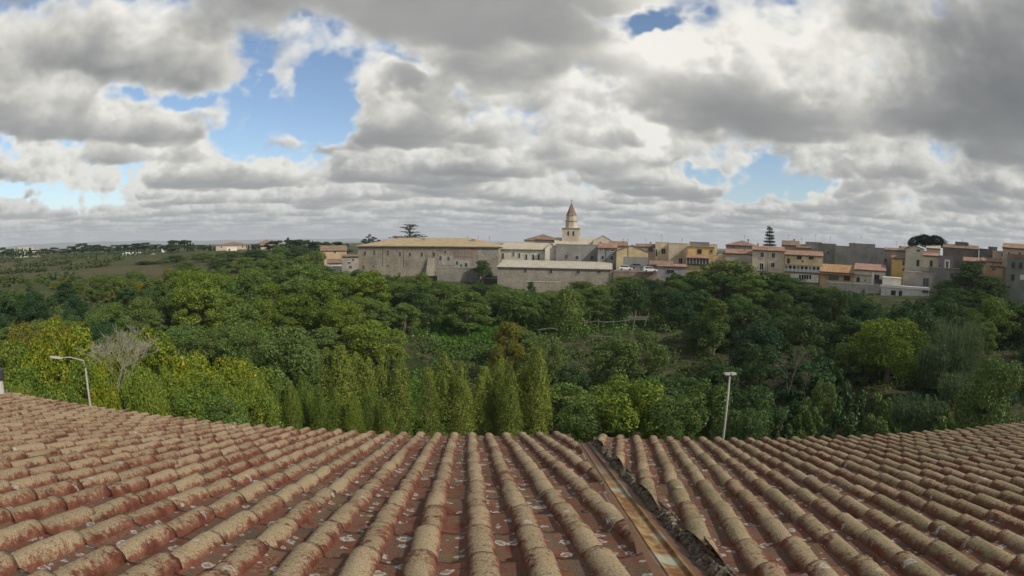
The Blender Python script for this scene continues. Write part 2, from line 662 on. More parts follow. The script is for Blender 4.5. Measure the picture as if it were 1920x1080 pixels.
rs = np.concatenate([[0.0], np.linspace(6, 320, 130), np.geomspace(330, 12000, 60)])
azs = np.radians(np.concatenate([np.arange(-180, -66, 6), np.arange(-66, 66, 0.8), np.arange(66, 180, 6)]))
RR, AA = np.meshgrid(rs, azs, indexing='ij')
GX, GY = RR * np.sin(AA), RR * np.cos(AA)
GZ = ground(GX, GY)
nr, na_ = RR.shape
idx = np.arange(nr * na_).reshape(nr, na_)
i1 = np.roll(idx, -1, 1)
Fq = np.stack([idx[:-1], idx[1:], i1[1:], i1[:-1]], -1).reshape(-1, 4)
m_ground, N = material('ground_soil')
P = pos(N)
g1 = N.noise(P, 0.03, 4, 0.6)
g2 = N.noise(P, 0.35, 5, 0.6)
g3 = N.noise(P, 3.0, 4, 0.7)
col = N.mix(N.mr(g2, 0.4, 0.62), (0.035, 0.05, 0.018), (0.085, 0.075, 0.04))
far = N.mr(N.vm('LENGTH', P), 120.0, 200.0)
ry = N.sep(P)
fields = N.mix(N.mr(N.noise(N.vm('MULTIPLY', P, (0.006, 0.016, 0)), 1.0, 2, 0.4), 0.45, 0.55), (0.055, 0.075, 0.028), (0.095, 0.082, 0.045))
col = N.mix(N.math('MULTIPLY', far, N.mr(g1, 0.35, 0.6)), col, fields)
vv = N.math('ADD', 0.6, N.math('MULTIPLY', g3, 0.8))
finish(N, N.vm('MULTIPLY', col, N.comb(vv, vv, vv)), 0.95, g3, 0.6, 0.15, spec=0.05)
tag(link('ground', np_mesh('ground', np.stack([GX, GY, GZ], -1).reshape(-1, 3), Fq[:, ::-1], True), m_ground), kind='structure')



# ------------------------------------------------------------------ the near roof: two slopes of barrel tiles and a metal gutter between
def tile_material(name, mossy, kind):
    m, N = material(name)
    P = pos(N)
    uvn = N.n('ShaderNodeUVMap', {'uv_map': 'UVMap'}).outputs[0]
    us = N.sep(uvn)
    rnd = N.n('ShaderNodeAttribute', {'attribute_name': 'rnd'}).outputs['Fac']
    big = N.noise(P, 1.6, 3, 0.6)
    mid = N.noise(P, 9.0, 4, 0.65)
    fine = N.noise(P, 55.0, 5, 0.75)
    grit = N.noise(P, 150.0, 3, 0.7)
    # burnt clay
    clay = N.mix(N.mr(mid, 0.3, 0.7), (0.12, 0.042, 0.028), (0.26, 0.104, 0.066))
    clay = N.mix(N.mr(fine, 0.52, 0.70), clay, (0.052, 0.034, 0.024))
    prof = N.math('SINE', N.math('MULTIPLY', us[0], pi))
    along = us[1]
    if kind == 'cover':
        # ochre lichen on the crown of each tile, thinner at its lower lip and on its flanks
        k = N.math('MULTIPLY', prof, 0.72)
        k = N.math('ADD', k, N.math('MULTIPLY', N.math('SUBTRACT', mid, 0.5), 0.9))
        k = N.math('ADD', k, N.math('MULTIPLY', N.math('SUBTRACT', fine, 0.5), 1.5))
        k = N.math('ADD', k, N.math('MULTIPLY', N.math('SUBTRACT', big, 0.5), 0.8))
        k = N.math('ADD', k, N.math('MULTIPLY', N.math('SUBTRACT', rnd, 0.5), 0.2))
        k = N.math('ADD', k, N.math('MULTIPLY', N.mr(along, 0.0, 0.30), 0.09))
        k = N.math('ADD', k, N.math('MULTIPLY', N.math('SUBTRACT', N.noise(P, 26.0, 4, 0.7), 0.5), 1.1))
        lich = N.mr(k, 0.30, 0.72)
        lc = N.mix(N.mr(grit, 0.35, 0.65), (0.25, 0.19, 0.11), (0.42, 0.335, 0.205))
        if mossy:
            lc = N.mix(N.mr(big, 0.4, 0.65, 0.0, 0.75), lc, N.mix(N.mr(fine, .4, .6), (0.15, 0.135, 0.065), (0.27, 0.235, 0.13)))
        col = N.mix(N.math('MULTIPLY', lich, 0.93), clay, lc)
        # dark specks of dead lichen
        col = N.mix(N.math('MULTIPLY', N.mr(N.noise(P, 70.0, 3, 0.6), 0.60, 0.68), 0.7), col, (0.05, 0.04, 0.028))
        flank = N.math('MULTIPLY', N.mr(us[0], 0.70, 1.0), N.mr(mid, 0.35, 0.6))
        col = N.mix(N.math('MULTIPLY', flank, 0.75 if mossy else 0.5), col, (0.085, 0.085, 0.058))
        wsize, wcut = 15.0, 0.965
    else:
        col = N.mix(N.mr(N.math('ADD', fine, N.math('MULTIPLY', big, 0.5)), 0.72, 0.92), clay, (0.22, 0.17, 0.10))
        col = N.mix(N.math('MULTIPLY', N.mr(N.math('ADD', mid, N.math('MULTIPLY', N.math('SUBTRACT', fine, 0.5), 0.6)), 0.42, 0.60), 0.75), col, N.mix(N.mr(grit, .4, .6), (0.05, 0.047, 0.034), (0.12, 0.11, 0.075)))
        col = N.mix(N.math('MULTIPLY', N.mr(N.noise(P, 13.0, 3, 0.5), 0.6, 0.72), 0.5), col, (0.15, 0.12, 0.03))
        wsize, wcut = 12.5, 0.42
    # round pale lichens, some of them rings
    wv = N.vm('ADD', N.vm('MULTIPLY', P, (1, 1, 0.0)), N.vm('SCALE', N.noise(P, 22.0, 3, 0.6, color=True), 0.07))
    vo = N.n('ShaderNodeTexVoronoi', {'voronoi_dimensions': '2D', 'feature': 'F1'}, Vector=wv, Scale=wsize, Randomness=1.0)
    cr = N.sep(vo.outputs['Color'])
    rad = N.math('ADD', 0.10, N.math('MULTIPLY', N.math('POWER', cr[1], 2.0), 0.34))
    inside = N.mr(N.math('SUBTRACT', rad, vo.outputs['Distance']), 0.0, 0.03)
    core = N.mr(N.math('SUBTRACT', N.math('MULTIPLY', rad, 0.55), vo.outputs['Distance']), 0.0, 0.05)
    some = N.math('GREATER_THAN', cr[0], wcut)
    wh = N.math('MULTIPLY', N.math('MULTIPLY', inside, some), N.math('SUBTRACT', 1.0, N.math('MULTIPLY', core, 0.7)))
    wh = N.math('MULTIPLY', wh, N.mr(fine, 0.33, 0.5))
    col = N.mix(N.math('MULTIPLY', wh, 0.8), col, (0.46, 0.44, 0.39))
    v = N.math('ADD', 0.9, N.math('MULTIPLY', rnd, 0.2))
    v = N.math('MULTIPLY', v, N.math('ADD', 0.72, N.math('MULTIPLY', grit, 0.56)))
    col = N.vm('MULTIPLY', col, N.comb(v, v, v))
    h = N.math('ADD', N.math('MULTIPLY', fine, 0.7), N.math('MULTIPLY', grit, 0.4))
    finish(N, col, 0.95, h, 0.55, 0.012, spec=0.08)
    return m


PITCH_U, COURSE = 0.23, 0.42
SLOPES = [dict(a=-0.0784, t=0.2564, H=0.770, u0=0.0476, eave=7.20, name='left'),
          dict(a=0.2071, t=0.2409, H=0.875, u0=0.2225, eave=7.34, name='right')]


def tile_variant(kind, rg):
    """One barrel tile. Local axes: x across, y up the slope from the lower lip, z out of the roof."""
    n = 10
    L = 0.49
    rows = [0.0, 0.03, 0.22, L]
    V, UV = [], []
    wob = rg.standard_normal((len(rows), n + 1)) * 0.0022
    for i, y in enumerate(rows):
        f = y / L
        if kind == 'cover':
            r, hgt = 0.0655 - 0.009 * f, 0.057 - 0.006 * f
            lift = 0.013 - 0.020 * f
            if i == 0:
                r, hgt = r * 0.985, hgt * 0.97
        else:
            r, hgt = 0.078 + 0.010 * (1 - f), 0.034
            lift = 0.022 - 0.032 * f
        for k in range(n + 1):
            ph = pi * k / n
            s = max(0.0, sin(ph)) ** 0.85
            x = -r * cos(ph)
            z = lift + hgt * s if kind == 'cover' else lift + 0.028 - hgt * s
            V.append((x * (1 + wob[i, k] * 4), y, z + wob[i, k]))
            UV.append((k / n, f))
    F = []
    for i in range(len(rows) - 1):
        for k in range(n):
            q = i * (n + 1) + k
            F.append((q, q + n + 1, q + n + 2, q + 1) if kind == 'pan' else (q, q + 1, q + n + 2, q + n + 1))
    # the thickness of the clay at the lower lip
    b0 = len(V)
    for k in range(n + 1):
        ph = pi * k / n
        s = max(0.0, sin(ph)) ** 0.85
        x, y, z = V[k]
        V.append((x * 0.84, y + 0.004, z - 0.015 if kind == 'cover' else z - 0.014))
        UV.append((k / n, 0.0))
    for k in range(n):
        F.append((k, b0 + k, b0 + k + 1, k + 1) if kind == 'cover' else (k, k + 1, b0 + k + 1, b0 + k))
    if kind == 'cover':                        # and the dark inside, seen at the open end
        b1 = len(V)
        for k in range(n + 1):
            x, y, z = V[b0 + k]
            V.append((x * 0.9, y + 0.12, z - 0.012))
            UV.append((k / n, 0.0))
        for k in range(n):
            F.append((b0 + k, b1 + k, b1 + k + 1, b0 + k + 1))
    return np.array(V), np.array(F), np.array(UV), float(rg.random())


def tile_to_mesh(name, V, F, UV, rnd, smooth=True):
    me = np_mesh(name, V, F, smooth)
    uvl = me.uv_layers.new(name='UVMap')
    uvl.data.foreach_set('uv', UV[F.ravel()].astype(np.float32).ravel())
    face_attr(me, 'rnd', np.broadcast_to(rnd, (len(F),)) if np.isscalar(rnd) else rnd)
    return me


rgt = np.random.default_rng(77)
VARS = {k: [tile_variant(k, rgt) for _ in range(14)] for k in ('cover', 'pan')}

# the gutter's two edges in plan
GL0, GL1 = (0.52, 1.45), (0.825, 6.75)
GR0, GR1 = (0.835, 1.2), (1.07, 6.75)


def gl_x(y):
    return GL0[0] + (y - GL0[1]) * (GL1[0] - GL0[0]) / (GL1[1] - GL0[1])


def gr_x(y):
    return GR0[0] + (y - GR0[1]) * (GR1[0] - GR0[0]) / (GR1[1] - GR0[1])


def slope_frame(S):
    D = Vector((sin(S['a']), cos(S['a']), -S['t'])).normalized()          # down the slope
    U = Vector((cos(S['a']), -sin(S['a']), 0))
    Nn = (-D).cross(U).normalized()
    return U, -D, Nn


def slope_pt(S, u, w):
    x = u * cos(S['a']) + w * sin(S['a'])
    y = -u * sin(S['a']) + w * cos(S['a'])
    return Vector((x, y, CAM_Z - S['H'] - S['t'] * w))


roofs = []
for S in SLOPES:
    right = S['name'] == 'right'
    U, Y, Nn = slope_frame(S)
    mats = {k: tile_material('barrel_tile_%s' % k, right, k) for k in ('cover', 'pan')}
    base_me = {}
    root = empty('tiled_roof', slope_pt(S, 5.0 if right else -5.0, S['eave'] - 0.6).to_tuple()[:2] + (0.0,), 0.0,
                 'barrel tiled roof slope right of the rusty gutter, with mossy green lichen' if right else
                 'broad barrel tiled roof slope left of the rusty gutter, ochre lichen on red clay', 'roof')
    inv = Matrix.Translation(-Vector(root.location))
    cosw = cos(math.atan(S['t']))
    lst = {'cover': [], 'pan': []}
    rg = random.Random(5 if right else 4)
    for kind in ('cover', 'pan'):
        for c in range(-48, 49):
            u = S['u0'] + c * PITCH_U + (0 if kind == 'cover' else PITCH_U / 2)
            off = rg.uniform(0, 0.05)
            wander = rg.uniform(-.006, .006)
            for k in range(0, 24):
                w = S['eave'] - off * (k > 0) - k * COURSE * cosw + (rg.uniform(-.012, .012) if k else 0.03)
                if w < -0.5:
                    continue
                uu = u + wander + rg.uniform(-.007, .007)
                p = slope_pt(S, uu, w)
                q = slope_pt(S, uu, w - 0.48)
                m_ = (p + q) / 2
                # stop at the gutter
                if right:
                    d0, d1 = p.x - gr_x(p.y) - .03, q.x - gr_x(q.y) - .03
                else:
                    d0, d1 = gl_x(p.y) - p.x, gl_x(q.y) - q.x
                if max(d0, d1) < 0.0 or abs(uu) > 10.5 + (w > 3) * 1.0:
                    continue
                cut = min(d0, d1) < 0.10
                yaw = rg.gauss(0, .009)
                if kind == 'cover' and rg.random() < .05:
                    yaw = rg.gauss(0, .035)
                tilt = rg.uniform(-.01, .012)
                X2 = (-U + Y * yaw).normalized()
                Y2 = (Y + U * yaw + Nn * tilt).normalized()
                Z2 = X2.cross(Y2).normalized()
                Mx = Matrix((X2, Y2, Z2)).transposed().to_4x4()
                Mx.translation = p + Nn * (0.012 + rg.uniform(-.004, .006))
                lst[kind].append((m_.length if False else (m_ - Vector((0, 0, CAM_Z))).length, Mx, rg.randrange(14), cut, m_))
    for kind in ('cover', 'pan'):
        L = lst[kind]

        def in_view(m_):
            a = math.degrees(atan2(m_.x, m_.y))
            return abs(a) < 54 and hypot(m_.x, m_.y) > 1.1
        order = sorted(range(len(L)), key=lambda i: (not in_view(L[i][4]), L[i][0]))
        single = set(order[:300])
        meshes = {}
        Vs, Fs, UVs, Rs, nv = [], [], [], [], 0
        for i, (dist, Mx, var, cut, m_) in enumerate(L):
            V, F, UV, rnd = VARS[kind][var]
            if cut:
                # saw the tile off along the gutter
                me = tile_to_mesh(kind + '_tile', V, F, UV, rnd)
                bm = bmesh.new()
                bm.from_mesh(me)
                bm.transform(Mx)
                if right:
                    co, no = Vector((GR0[0] + .03, GR0[1], 0)), Vector((-(GR1[1] - GR0[1]), GR1[0] - GR0[0], 0))
                else:
                    co, no = Vector((GL0[0], GL0[1], 0)), Vector((GL1[1] - GL0[1], -(GL1[0] - GL0[0]), 0))
                co = co - no.normalized() * rg.uniform(-.01, .035)
                bmesh.ops.bisect_plane(bm, geom=bm.verts[:] + bm.edges[:] + bm.faces[:], plane_co=co, plane_no=no, clear_outer=True)
                if not bm.faces:
                    bm.free()
                    bpy.data.meshes.remove(me)
                    continue
                bm.transform(Mx.inverted())
                bm.to_mesh(me)
                bm.free()
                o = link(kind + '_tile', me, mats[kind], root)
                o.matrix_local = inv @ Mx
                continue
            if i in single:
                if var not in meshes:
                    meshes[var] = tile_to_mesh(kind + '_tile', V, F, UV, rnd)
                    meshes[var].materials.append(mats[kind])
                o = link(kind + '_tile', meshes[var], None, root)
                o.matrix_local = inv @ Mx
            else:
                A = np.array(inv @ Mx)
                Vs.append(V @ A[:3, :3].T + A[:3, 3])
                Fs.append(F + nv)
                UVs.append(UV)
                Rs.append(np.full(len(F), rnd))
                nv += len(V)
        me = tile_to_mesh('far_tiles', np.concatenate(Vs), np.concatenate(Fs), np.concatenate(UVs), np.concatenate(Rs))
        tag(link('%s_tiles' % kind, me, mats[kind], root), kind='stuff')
    # the boards under the tiles, the eave board and the walls of the house below
    mb = MB()
    sgn = 1 if right else -1

    def edge_u(w):
        u = 0.0
        for _ in range(4):
            p = slope_pt(S, u, w)
            u += (gr_x(p.y) + 0.02 - p.x) if right else (gl_x(p.y) - 0.02 - p.x)
        return u
    quad = [slope_pt(S, edge_u(-0.6), -0.6), slope_pt(S, edge_u(S['eave'] - .05), S['eave'] - .05), slope_pt(S, 11.8 * sgn, S['eave'] - .05), slope_pt(S, 11.8 * sgn, -0.6)]
    quad = [inv @ (q - Nn * 0.02) for q in quad]
    mb.prism(quad, -Nn * 0.06)
    mb.build('roof_deck', flat_mat('deck_mortar', (0.16, 0.11, 0.08), 0.95, 0.4, 12.0), root)
    wl = [slope_pt(S, edge_u(-0.5), -0.5), slope_pt(S, edge_u(S['eave'] - .5), S['eave'] - .5), slope_pt(S, 11.4 * sgn, S['eave'] - .5), slope_pt(S, 11.4 * sgn, -0.5)]
    wl = [inv @ (q - Nn * 0.3) for q in wl]
    mb = MB()
    vs = wl + [Vector((q.x, q.y, -1.8)) for q in wl]
    mb.add(vs, [(0, 1, 5, 4), (1, 2, 6, 5), (2, 3, 7, 6), (3, 0, 4, 7)])
    mb.build('wall', plaster((0.42, 0.36, 0.27), 0.4), root)
    roofs.append(root)

# mortar bedding and debris along the cut tiles on the right of the gutter
S = SLOPES[1]
rg = np.random.default_rng(9)
mb = MB()
ys = np.linspace(1.25, 6.95, 300)
ring = []
prevh = 0.05
for y in ys:
    x = gr_x(y) + 0.03 + 0.008 * sin(y * 11) + rg.normal() * 0.004
    zr = CAM_Z - S['H'] - S['t'] * (x * sin(S['a']) + y * cos(S['a']))
    h = 0.012 + 0.022 * abs(sin((y) * 2 * pi / 0.9)) + abs(rg.normal()) * 0.004 + 0.008 * abs(sin(y * 17.3))
    ring.append([(x - 0.040 - abs(rg.normal()) * .012, y, zr - 0.05), (x - 0.022 + rg.normal() * .008, y, zr - 0.005 + h * 0.4), (x + 0.004 + rg.normal() * .008, y, zr + h), (x + 0.07, y, zr + h * 0.6), (x + 0.1, y, zr - 0.03)])
vs = [p for r in ring for p in r]
fs = [(i * 5 + k, i * 5 + k + 1, (i + 1) * 5 + k + 1, (i + 1) * 5 + k) for i in range(len(ys) - 1) for k in range(4)]
m_mort, N = material('mossy_mortar')
P = pos(N)
a = N.noise(P, 30, 5, 0.75)
b = N.noise(P, 8, 3, 0.6)
col = N.mix(N.mr(a, 0.4, 0.62), (0.07, 0.055, 0.042), (0.26, 0.215, 0.165))
col = N.mix(N.math('MULTIPLY', N.mr(b, 0.5, 0.65), 0.7), col, (0.085, 0.09, 0.035))
finish(N, col, 0.97, a, 0.9, 0.03, spec=0.05)
mo = mb.add(vs, fs).build('mortar_bedding', m_mort, roofs[1])
mo.matrix_local = Matrix.Translation(-Vector(roofs[1].location))
# a thin pale bead of mortar and two metal edging strips on the left of it
S = SLOPES[0]
mb = MB()
m2 = MB()
for y0, y1 in ((2.3, 2.9), (4.9, 5.5)):
    pts = []
    for y in np.linspace(y0, y1, 9):
        x = gl_x(y) - 0.005 + rg.normal() * 0.003
        pts.append((x, y, CAM_Z - S['H'] - S['t'] * (x * sin(S['a']) + y * cos(S['a'])) + 0.02))
    mb.tube(pts, 0.005, 5)
pale = flat_mat('pale_mortar', (0.36, 0.33, 0.28), 0.95, 0.4, 25.0)
o = mb.build('mortar_bead', pale, roofs[0])
o.matrix_local = Matrix.Translation(-Vector(roofs[0].location))
for k in range(3):
    pts = []
    for y in np.linspace(2.35 + 0.05 * k, 3.15, 5):
        x = gl_x(y) - 0.035 - 0.028 * k
        pts.append((x, y, CAM_Z - S['H'] - S['t'] * (x * sin(S['a']) + y * cos(S['a'])) + 0.055 - 0.006 * k))
    o = MB().tube(pts, 0.0035, 4).build('edging_strip', pale, roofs[0])
    o.matrix_local = Matrix.Translation(-Vector(roofs[0].location))


# the gutter: a folded sheet between the slopes, its trough rusty and streaked
m_gut, N = material('rusty_sheet')
P = pos(N)
uv = N.sep(N.n('ShaderNodeUVMap', {'uv_map': 'UVMap'}).outputs[0])
a = N.noise(N.vm('MULTIPLY', P, (9, 9, 9)), 1.0, 4, 0.65)
streak = N.noise(N.comb(N.math('MULTIPLY', uv[0], 3.0), N.math('MULTIPLY', uv[1], 34.0), 0.0), 1.0, 4, 0.7)
brown = N.mix(a, (0.085, 0.042, 0.022), (0.18, 0.092, 0.046))
ru = N.mix(N.mr(streak, 0.35, 0.65), (0.16, 0.062, 0.015), (0.36, 0.25, 0.10))
ru = N.mix(N.mr(N.noise(P, 3.0, 3, 0.6), 0.5, 0.62), ru, (0.34, 0.33, 0.24))
mid = N.math('MULTIPLY', N.mr(uv[0], 0.30, 0.40), N.mr(uv[0], 0.64, 0.72, 1.0, 0.0))
wet = N.mr(uv[1], 0.48, 0.75, 1.0, 0.0)
ru = N.mix(wet, brown, ru)
col = N.mix(mid, brown, ru)
finish(N, col, 0.6, a, 0.25, 0.01, spec=0.3)
prof = [(0.0, 0.035), (0.04, 0.0), (0.34, -0.02), (0.36, -0.012), (0.38, -0.03), (0.5, -0.04), (0.63, -0.03), (0.645, -0.010), (0.665, -0.018), (0.96, 0.0), (1.0, 0.06)]
V, UV, F = [], [], []
ys = np.linspace(0.5, 7.05, 60)
for i, y in enumerate(ys):
    xl, xr = gl_x(y) - 0.05, gr_x(y) + 0.07
    S0 = SLOPES[0]
    for f, dz_ in prof:
        x = xl + (xr - xl) * f
        zl = CAM_Z - S0['H'] - S0['t'] * (x * sin(S0['a']) + y * cos(S0['a']))
        S1 = SLOPES[1]
        zr = CAM_Z - S1['H'] - S1['t'] * (x * sin(S1['a']) + y * cos(S1['a']))
        V.append((x, y, zl * (1 - f) + zr * f - 0.022 + dz_ + 0.002 * sin(i * 0.9 + f * 7)))
        UV.append((f, (y - 0.5) / 6.55))
npf = len(prof)
for i in range(len(ys) - 1):
    for k in range(npf - 1):
        q = i * npf + k
        F.append((q, q + 1, q + npf + 1, q + npf))
V, F, UV = np.array(V), np.array(F), np.array(UV)
me = np_mesh('valley_gutter', V, F, False)
me.uv_layers.new(name='UVMap').data.foreach_set('uv', UV[F.ravel()].astype(np.float32).ravel())
g = link('valley_gutter', me, m_gut)
tag(g, 'long brown sheet metal gutter with rusty streaks between the two tiled slopes', 'gutter')

# the vent pipe at the far left end of the eave
b = at(3, 738, 10.6)
vp = empty('vent_pipe', b, 0, 'pale vent pipe with a dark cap at the left end of the tiled eave', 'vent pipe')
MB().tube([(0, 0, -0.6), (0, 0, 0.24)], 0.07, 12).build('pipe', flat_mat('pale_pipe', (0.5, 0.47, 0.42), 0.6), vp)
MB().tube([(0, 0, 0.24), (0, 0, 0.27), (0, 0, 0.42), (0, 0, 0.46)], [0.07, 0.12, 0.12, 0.05], 12).build('cap', IRON, vp)



# ------------------------------------------------------------------ the town across the valley
RED = roof_mat((0.25, 0.125, 0.085), (0.34, 0.235, 0.16), 0.5)
BROWN = roof_mat((0.19, 0.115, 0.08), (0.27, 0.20, 0.14), 0.5)
OCHRE = roof_mat((0.30, 0.20, 0.11), (0.40, 0.32, 0.19), 0.75)
PALE = roof_mat((0.36, 0.27, 0.19), (0.46, 0.41, 0.31), 0.75)
PINKR = roof_mat((0.31, 0.165, 0.125), (0.37, 0.25, 0.19), 0.45)


class House:
    """A building seen at x0..x1 with its eave at y0 (left) and y1 (right), its facade at distances d0 and d1 from the camera."""

    def __init__(s, name, label, cat, x0, x1, ye, d, depth, wall, roof='flat', yr=None, rmat=RED, group=None, over=0.35, d2=None, base=None, ye2=None):
        d2 = d if d2 is None else d2
        ye2 = ye if ye2 is None else ye2
        A, B = at(x0, ye, d), at(x1, ye2, d2)
        s.dist = (d + d2) / 2
        ze = (A.z + B.z) / 2
        s.rz = atan2(B.y - A.y, B.x - A.x)
        s.wd = hypot(B.x - A.x, B.y - A.y)
        s.dp = depth
        ex, ey = cos(s.rz), sin(s.rz)
        zb = min(gz(A.x, A.y), gz(B.x, B.y), gz(A.x - ey * depth, A.y + ex * depth), gz(B.x - ey * depth, B.y + ex * depth)) - 0.6
        if base is not None:
            zb = min(zb, at((x0 + x1) / 2, base, s.dist).z)
        s.o = Vector((A.x, A.y, zb))
        s.h = ze - zb
        s.root = empty(name, s.o, s.rz, label, cat, group)
        s.ex, s.ey = Vector((ex, ey, 0)), Vector((-ey, ex, 0))
        s.wall, s.rmat = wall, rmat
        s.over = over
        rise = 0.0
        if yr is not None:
            q = {'side': depth / 2, 'hip': depth / 2, 'front': 0.0, 'shed': depth, 'flat': 0.0}[roof]
            rise = max(0.3, at((x0 + x1) / 2, yr, s.dist + q).z - ze)
        s.rise = rise
        s.make(roof)

    def make(s, roof):
        w, d, h, r, ov = s.wd, s.dp, s.h, s.rise, s.over
        mb = MB()
        P = lambda x, y, z: (x, y, z)
        if roof == 'side':
            side = [P(0, 0, 0), P(0, d, 0), P(0, d, h), P(0, d / 2, h + r), P(0, 0, h)]
            mb.prism(side, (w, 0, 0))
        elif roof == 'front':
            mb.prism([P(0, 0, 0), P(0, 0, h), P(w / 2, 0, h + r), P(w, 0, h), P(w, 0, 0)], (0, d, 0))
        elif roof == 'shed':
            mb.prism([P(0, 0, 0), P(0, d, 0), P(0, d, h + r), P(0, 0, h)], (w, 0, 0))
        else:
            mb.box(0, w, 0, d, 0, h)
        mb.build('wall', s.wall, s.root)
        t = 0.16
        mb = MB()
        if roof == 'side':
            sl = r / (d / 2)
            for sg in (0, 1):
                y0, y1 = (-ov, d / 2) if sg == 0 else (d + ov, d / 2)
                z0 = h - ov * sl
                mb.prism([P(-ov * .6, y0, z0 + .03), P(w + ov * .6, y0, z0 + .03), P(w + ov * .6, y1, h + r + .03), P(-ov * .6, y1, h + r + .03)], (0, 0, t))
        elif roof == 'front':
            sl = r / (w / 2)
            for sg in (0, 1):
                x0, x1 = (-ov, w / 2) if sg == 0 else (w + ov, w / 2)
                z0 = h - ov * sl
                mb.prism([P(x0, -ov * .6, z0 + .03), P(x1, -ov * .6, h + r + .03), P(x1, d + ov * .6, h + r + .03), P(x0, d + ov * .6, z0 + .03)], (0, 0, t))
        elif roof == 'shed':
            sl = r / d
            mb.prism([P(-ov * .5, -ov, h - ov * sl + .03), P(w + ov * .5, -ov, h - ov * sl + .03), P(w + ov * .5, d + .1, h + r + .03), P(-ov * .5, d + .1, h + r + .03)], (0, 0, t))
        elif roof == 'hip':
            q = min(d / 2, w / 2) * 0.98
            a = [P(-ov, -ov, h), P(w + ov, -ov, h), P(w + ov, d + ov, h), P(-ov, d + ov, h), P(q, d / 2, h + r), P(w - q, d / 2, h + r)]
            up_ = [(x, y, z + 0.2) for x, y, z in a[:4]] + [(x, y, z + .2) for x, y, z in a[4:]]
            mb.add(a[:4] + up_, [(0, 3, 2, 1), (0, 1, 5, 4), (1, 2, 6, 5), (2, 3, 7, 6), (3, 0, 4, 7), (4, 5, 9, 8), (6, 7, 8, 9), (5, 6, 9), (7, 4, 8)])
        else:
            mb.box(-.06, w + .06, -.06, d + .06, h, h + 0.22)
        s.roof = mb.build('roof', s.rmat if roof != 'flat' else s.wall, s.root)
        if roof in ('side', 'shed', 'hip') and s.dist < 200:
            # an eave course: a dark fascia and gutter under the tiles
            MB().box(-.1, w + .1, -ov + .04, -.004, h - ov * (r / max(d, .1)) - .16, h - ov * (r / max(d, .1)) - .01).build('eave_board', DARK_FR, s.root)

    def loc(s, px, py, off=0.0):
        """Facade coordinates (x, z) of a pixel."""
        d = ray(px, py)
        o = Vector((0, 0, CAM_Z))
        n = s.ey
        k = (s.o - o).dot(n) / d.dot(n)
        p = o + d * k
        return (p - s.o).dot(s.ex), p.z - s.o.z

    def window(s, px, py, w, h, frame=STONE_FR, glass=GLASS, name='window', bars=True, fw=0.11):
        x, z = s.loc(px, py)
        sc = s.dist / F_PX
        w, h = w * sc / 2, h * sc / 2
        mb = MB()
        y0, y1 = -0.09, 0.02
        mb.box(x - w - fw, x + w + fw, y0 - .02, y1, z - h - fw, z - h)
        mb.box(x - w - fw, x + w + fw, y0, y1, z + h, z + h + fw)
        mb.box(x - w - fw, x - w, y0, y1, z - h, z + h)
        mb.box(x + w, x + w + fw, y0, y1, z - h, z + h)
        if bars and w > 0.3:
            mb.box(x - .03, x + .03, -0.06, 0, z - h, z + h)
        wo_ = mb.build(name, frame, s.root)
        MB().box(x - w, x + w, -0.035, 0.015, z - h, z + h).build('pane', glass, wo_)
        return wo_

    def slab(s, name, x0, x1, y0, y1, proud, mat, back=0.02):
        """A block on the facade between pixel corners."""
        a, zt = s.loc(x0, y0)
        b, zb = s.loc(x1, y1)
        return MB().box(a, b, -proud, back, min(zb, zt), max(zb, zt)).build(name, mat, s.root)

    def balcony(s, px, py, w, depth=0.9):
        x, z = s.loc(px, py)
        w = w * s.dist / F_PX / 2
        f = MB().box(x - w, x + w, -depth, -.004, z - 0.14, z).build('balcony', CEMENT, s.root)
        mb = MB()
        n = max(3, int(w * 2 / 0.22))
        for i in range(n + 1):
            q = x - w + 2 * w * i / n
            mb.tube([(q, -depth + .03, z), (q, -depth + .03, z + .95)], 0.018, 4)
        mb.tube([(x - w, -depth + .03, z + .95), (x + w, -depth + .03, z + .95)], 0.025, 4)
        mb.tube([(x - w, -depth + .03, z + .95), (x - w, 0, z + .95)], 0.025, 4)
        mb.tube([(x + w, -depth + .03, z + .95), (x + w, 0, z + .95)], 0.025, 4)
        mb.build('railing', IRON, f)

    def chimney(s, u, v, hh=1.0, sz=0.5, pot=True):
        x, y = s.wd * u, s.dp * v
        z = s.h + s.rise * (1 - abs(v - .5) * 2 if s.rise else 0) - .2
        c = MB().box(x - sz / 2, x + sz / 2, y - sz / 2, y + sz / 2, z, z + hh + .2).build('chimney', CEMENT, s.root)
        if pot:
            MB().box(x - sz * .65, x + sz * .65, y - sz * .65, y + sz * .65, z + hh + .2, z + hh + .3).build('chimney_cap', RED, c)

    def antenna(s, u, v=0.3, hh=2.2):
        x, y = s.wd * u, s.dp * v
        z = s.h + s.rise * 0.5 - 0.3
        mb = MB().tube([(x, y, z), (x, y, z + hh + .3)], 0.025, 4)
        for k in range(3):
            mb.tube([(x - .35 + .07 * k, y, z + hh - .1 - k * .22), (x + .35 - .07 * k, y + .1, z + hh - .1 - k * .22)], 0.018, 4)
        mb.build('antenna', IRON, s.root)


def downpipe(hs, px, y0, y1, mat=None):
    x, z0 = hs.loc(px, y0)
    _, z1 = hs.loc(px, y1)
    MB().tube([(x, -.07, z0), (x, -.07, z1)], 0.055, 5).build('downpipe', mat or DARK_FR, hs.root)


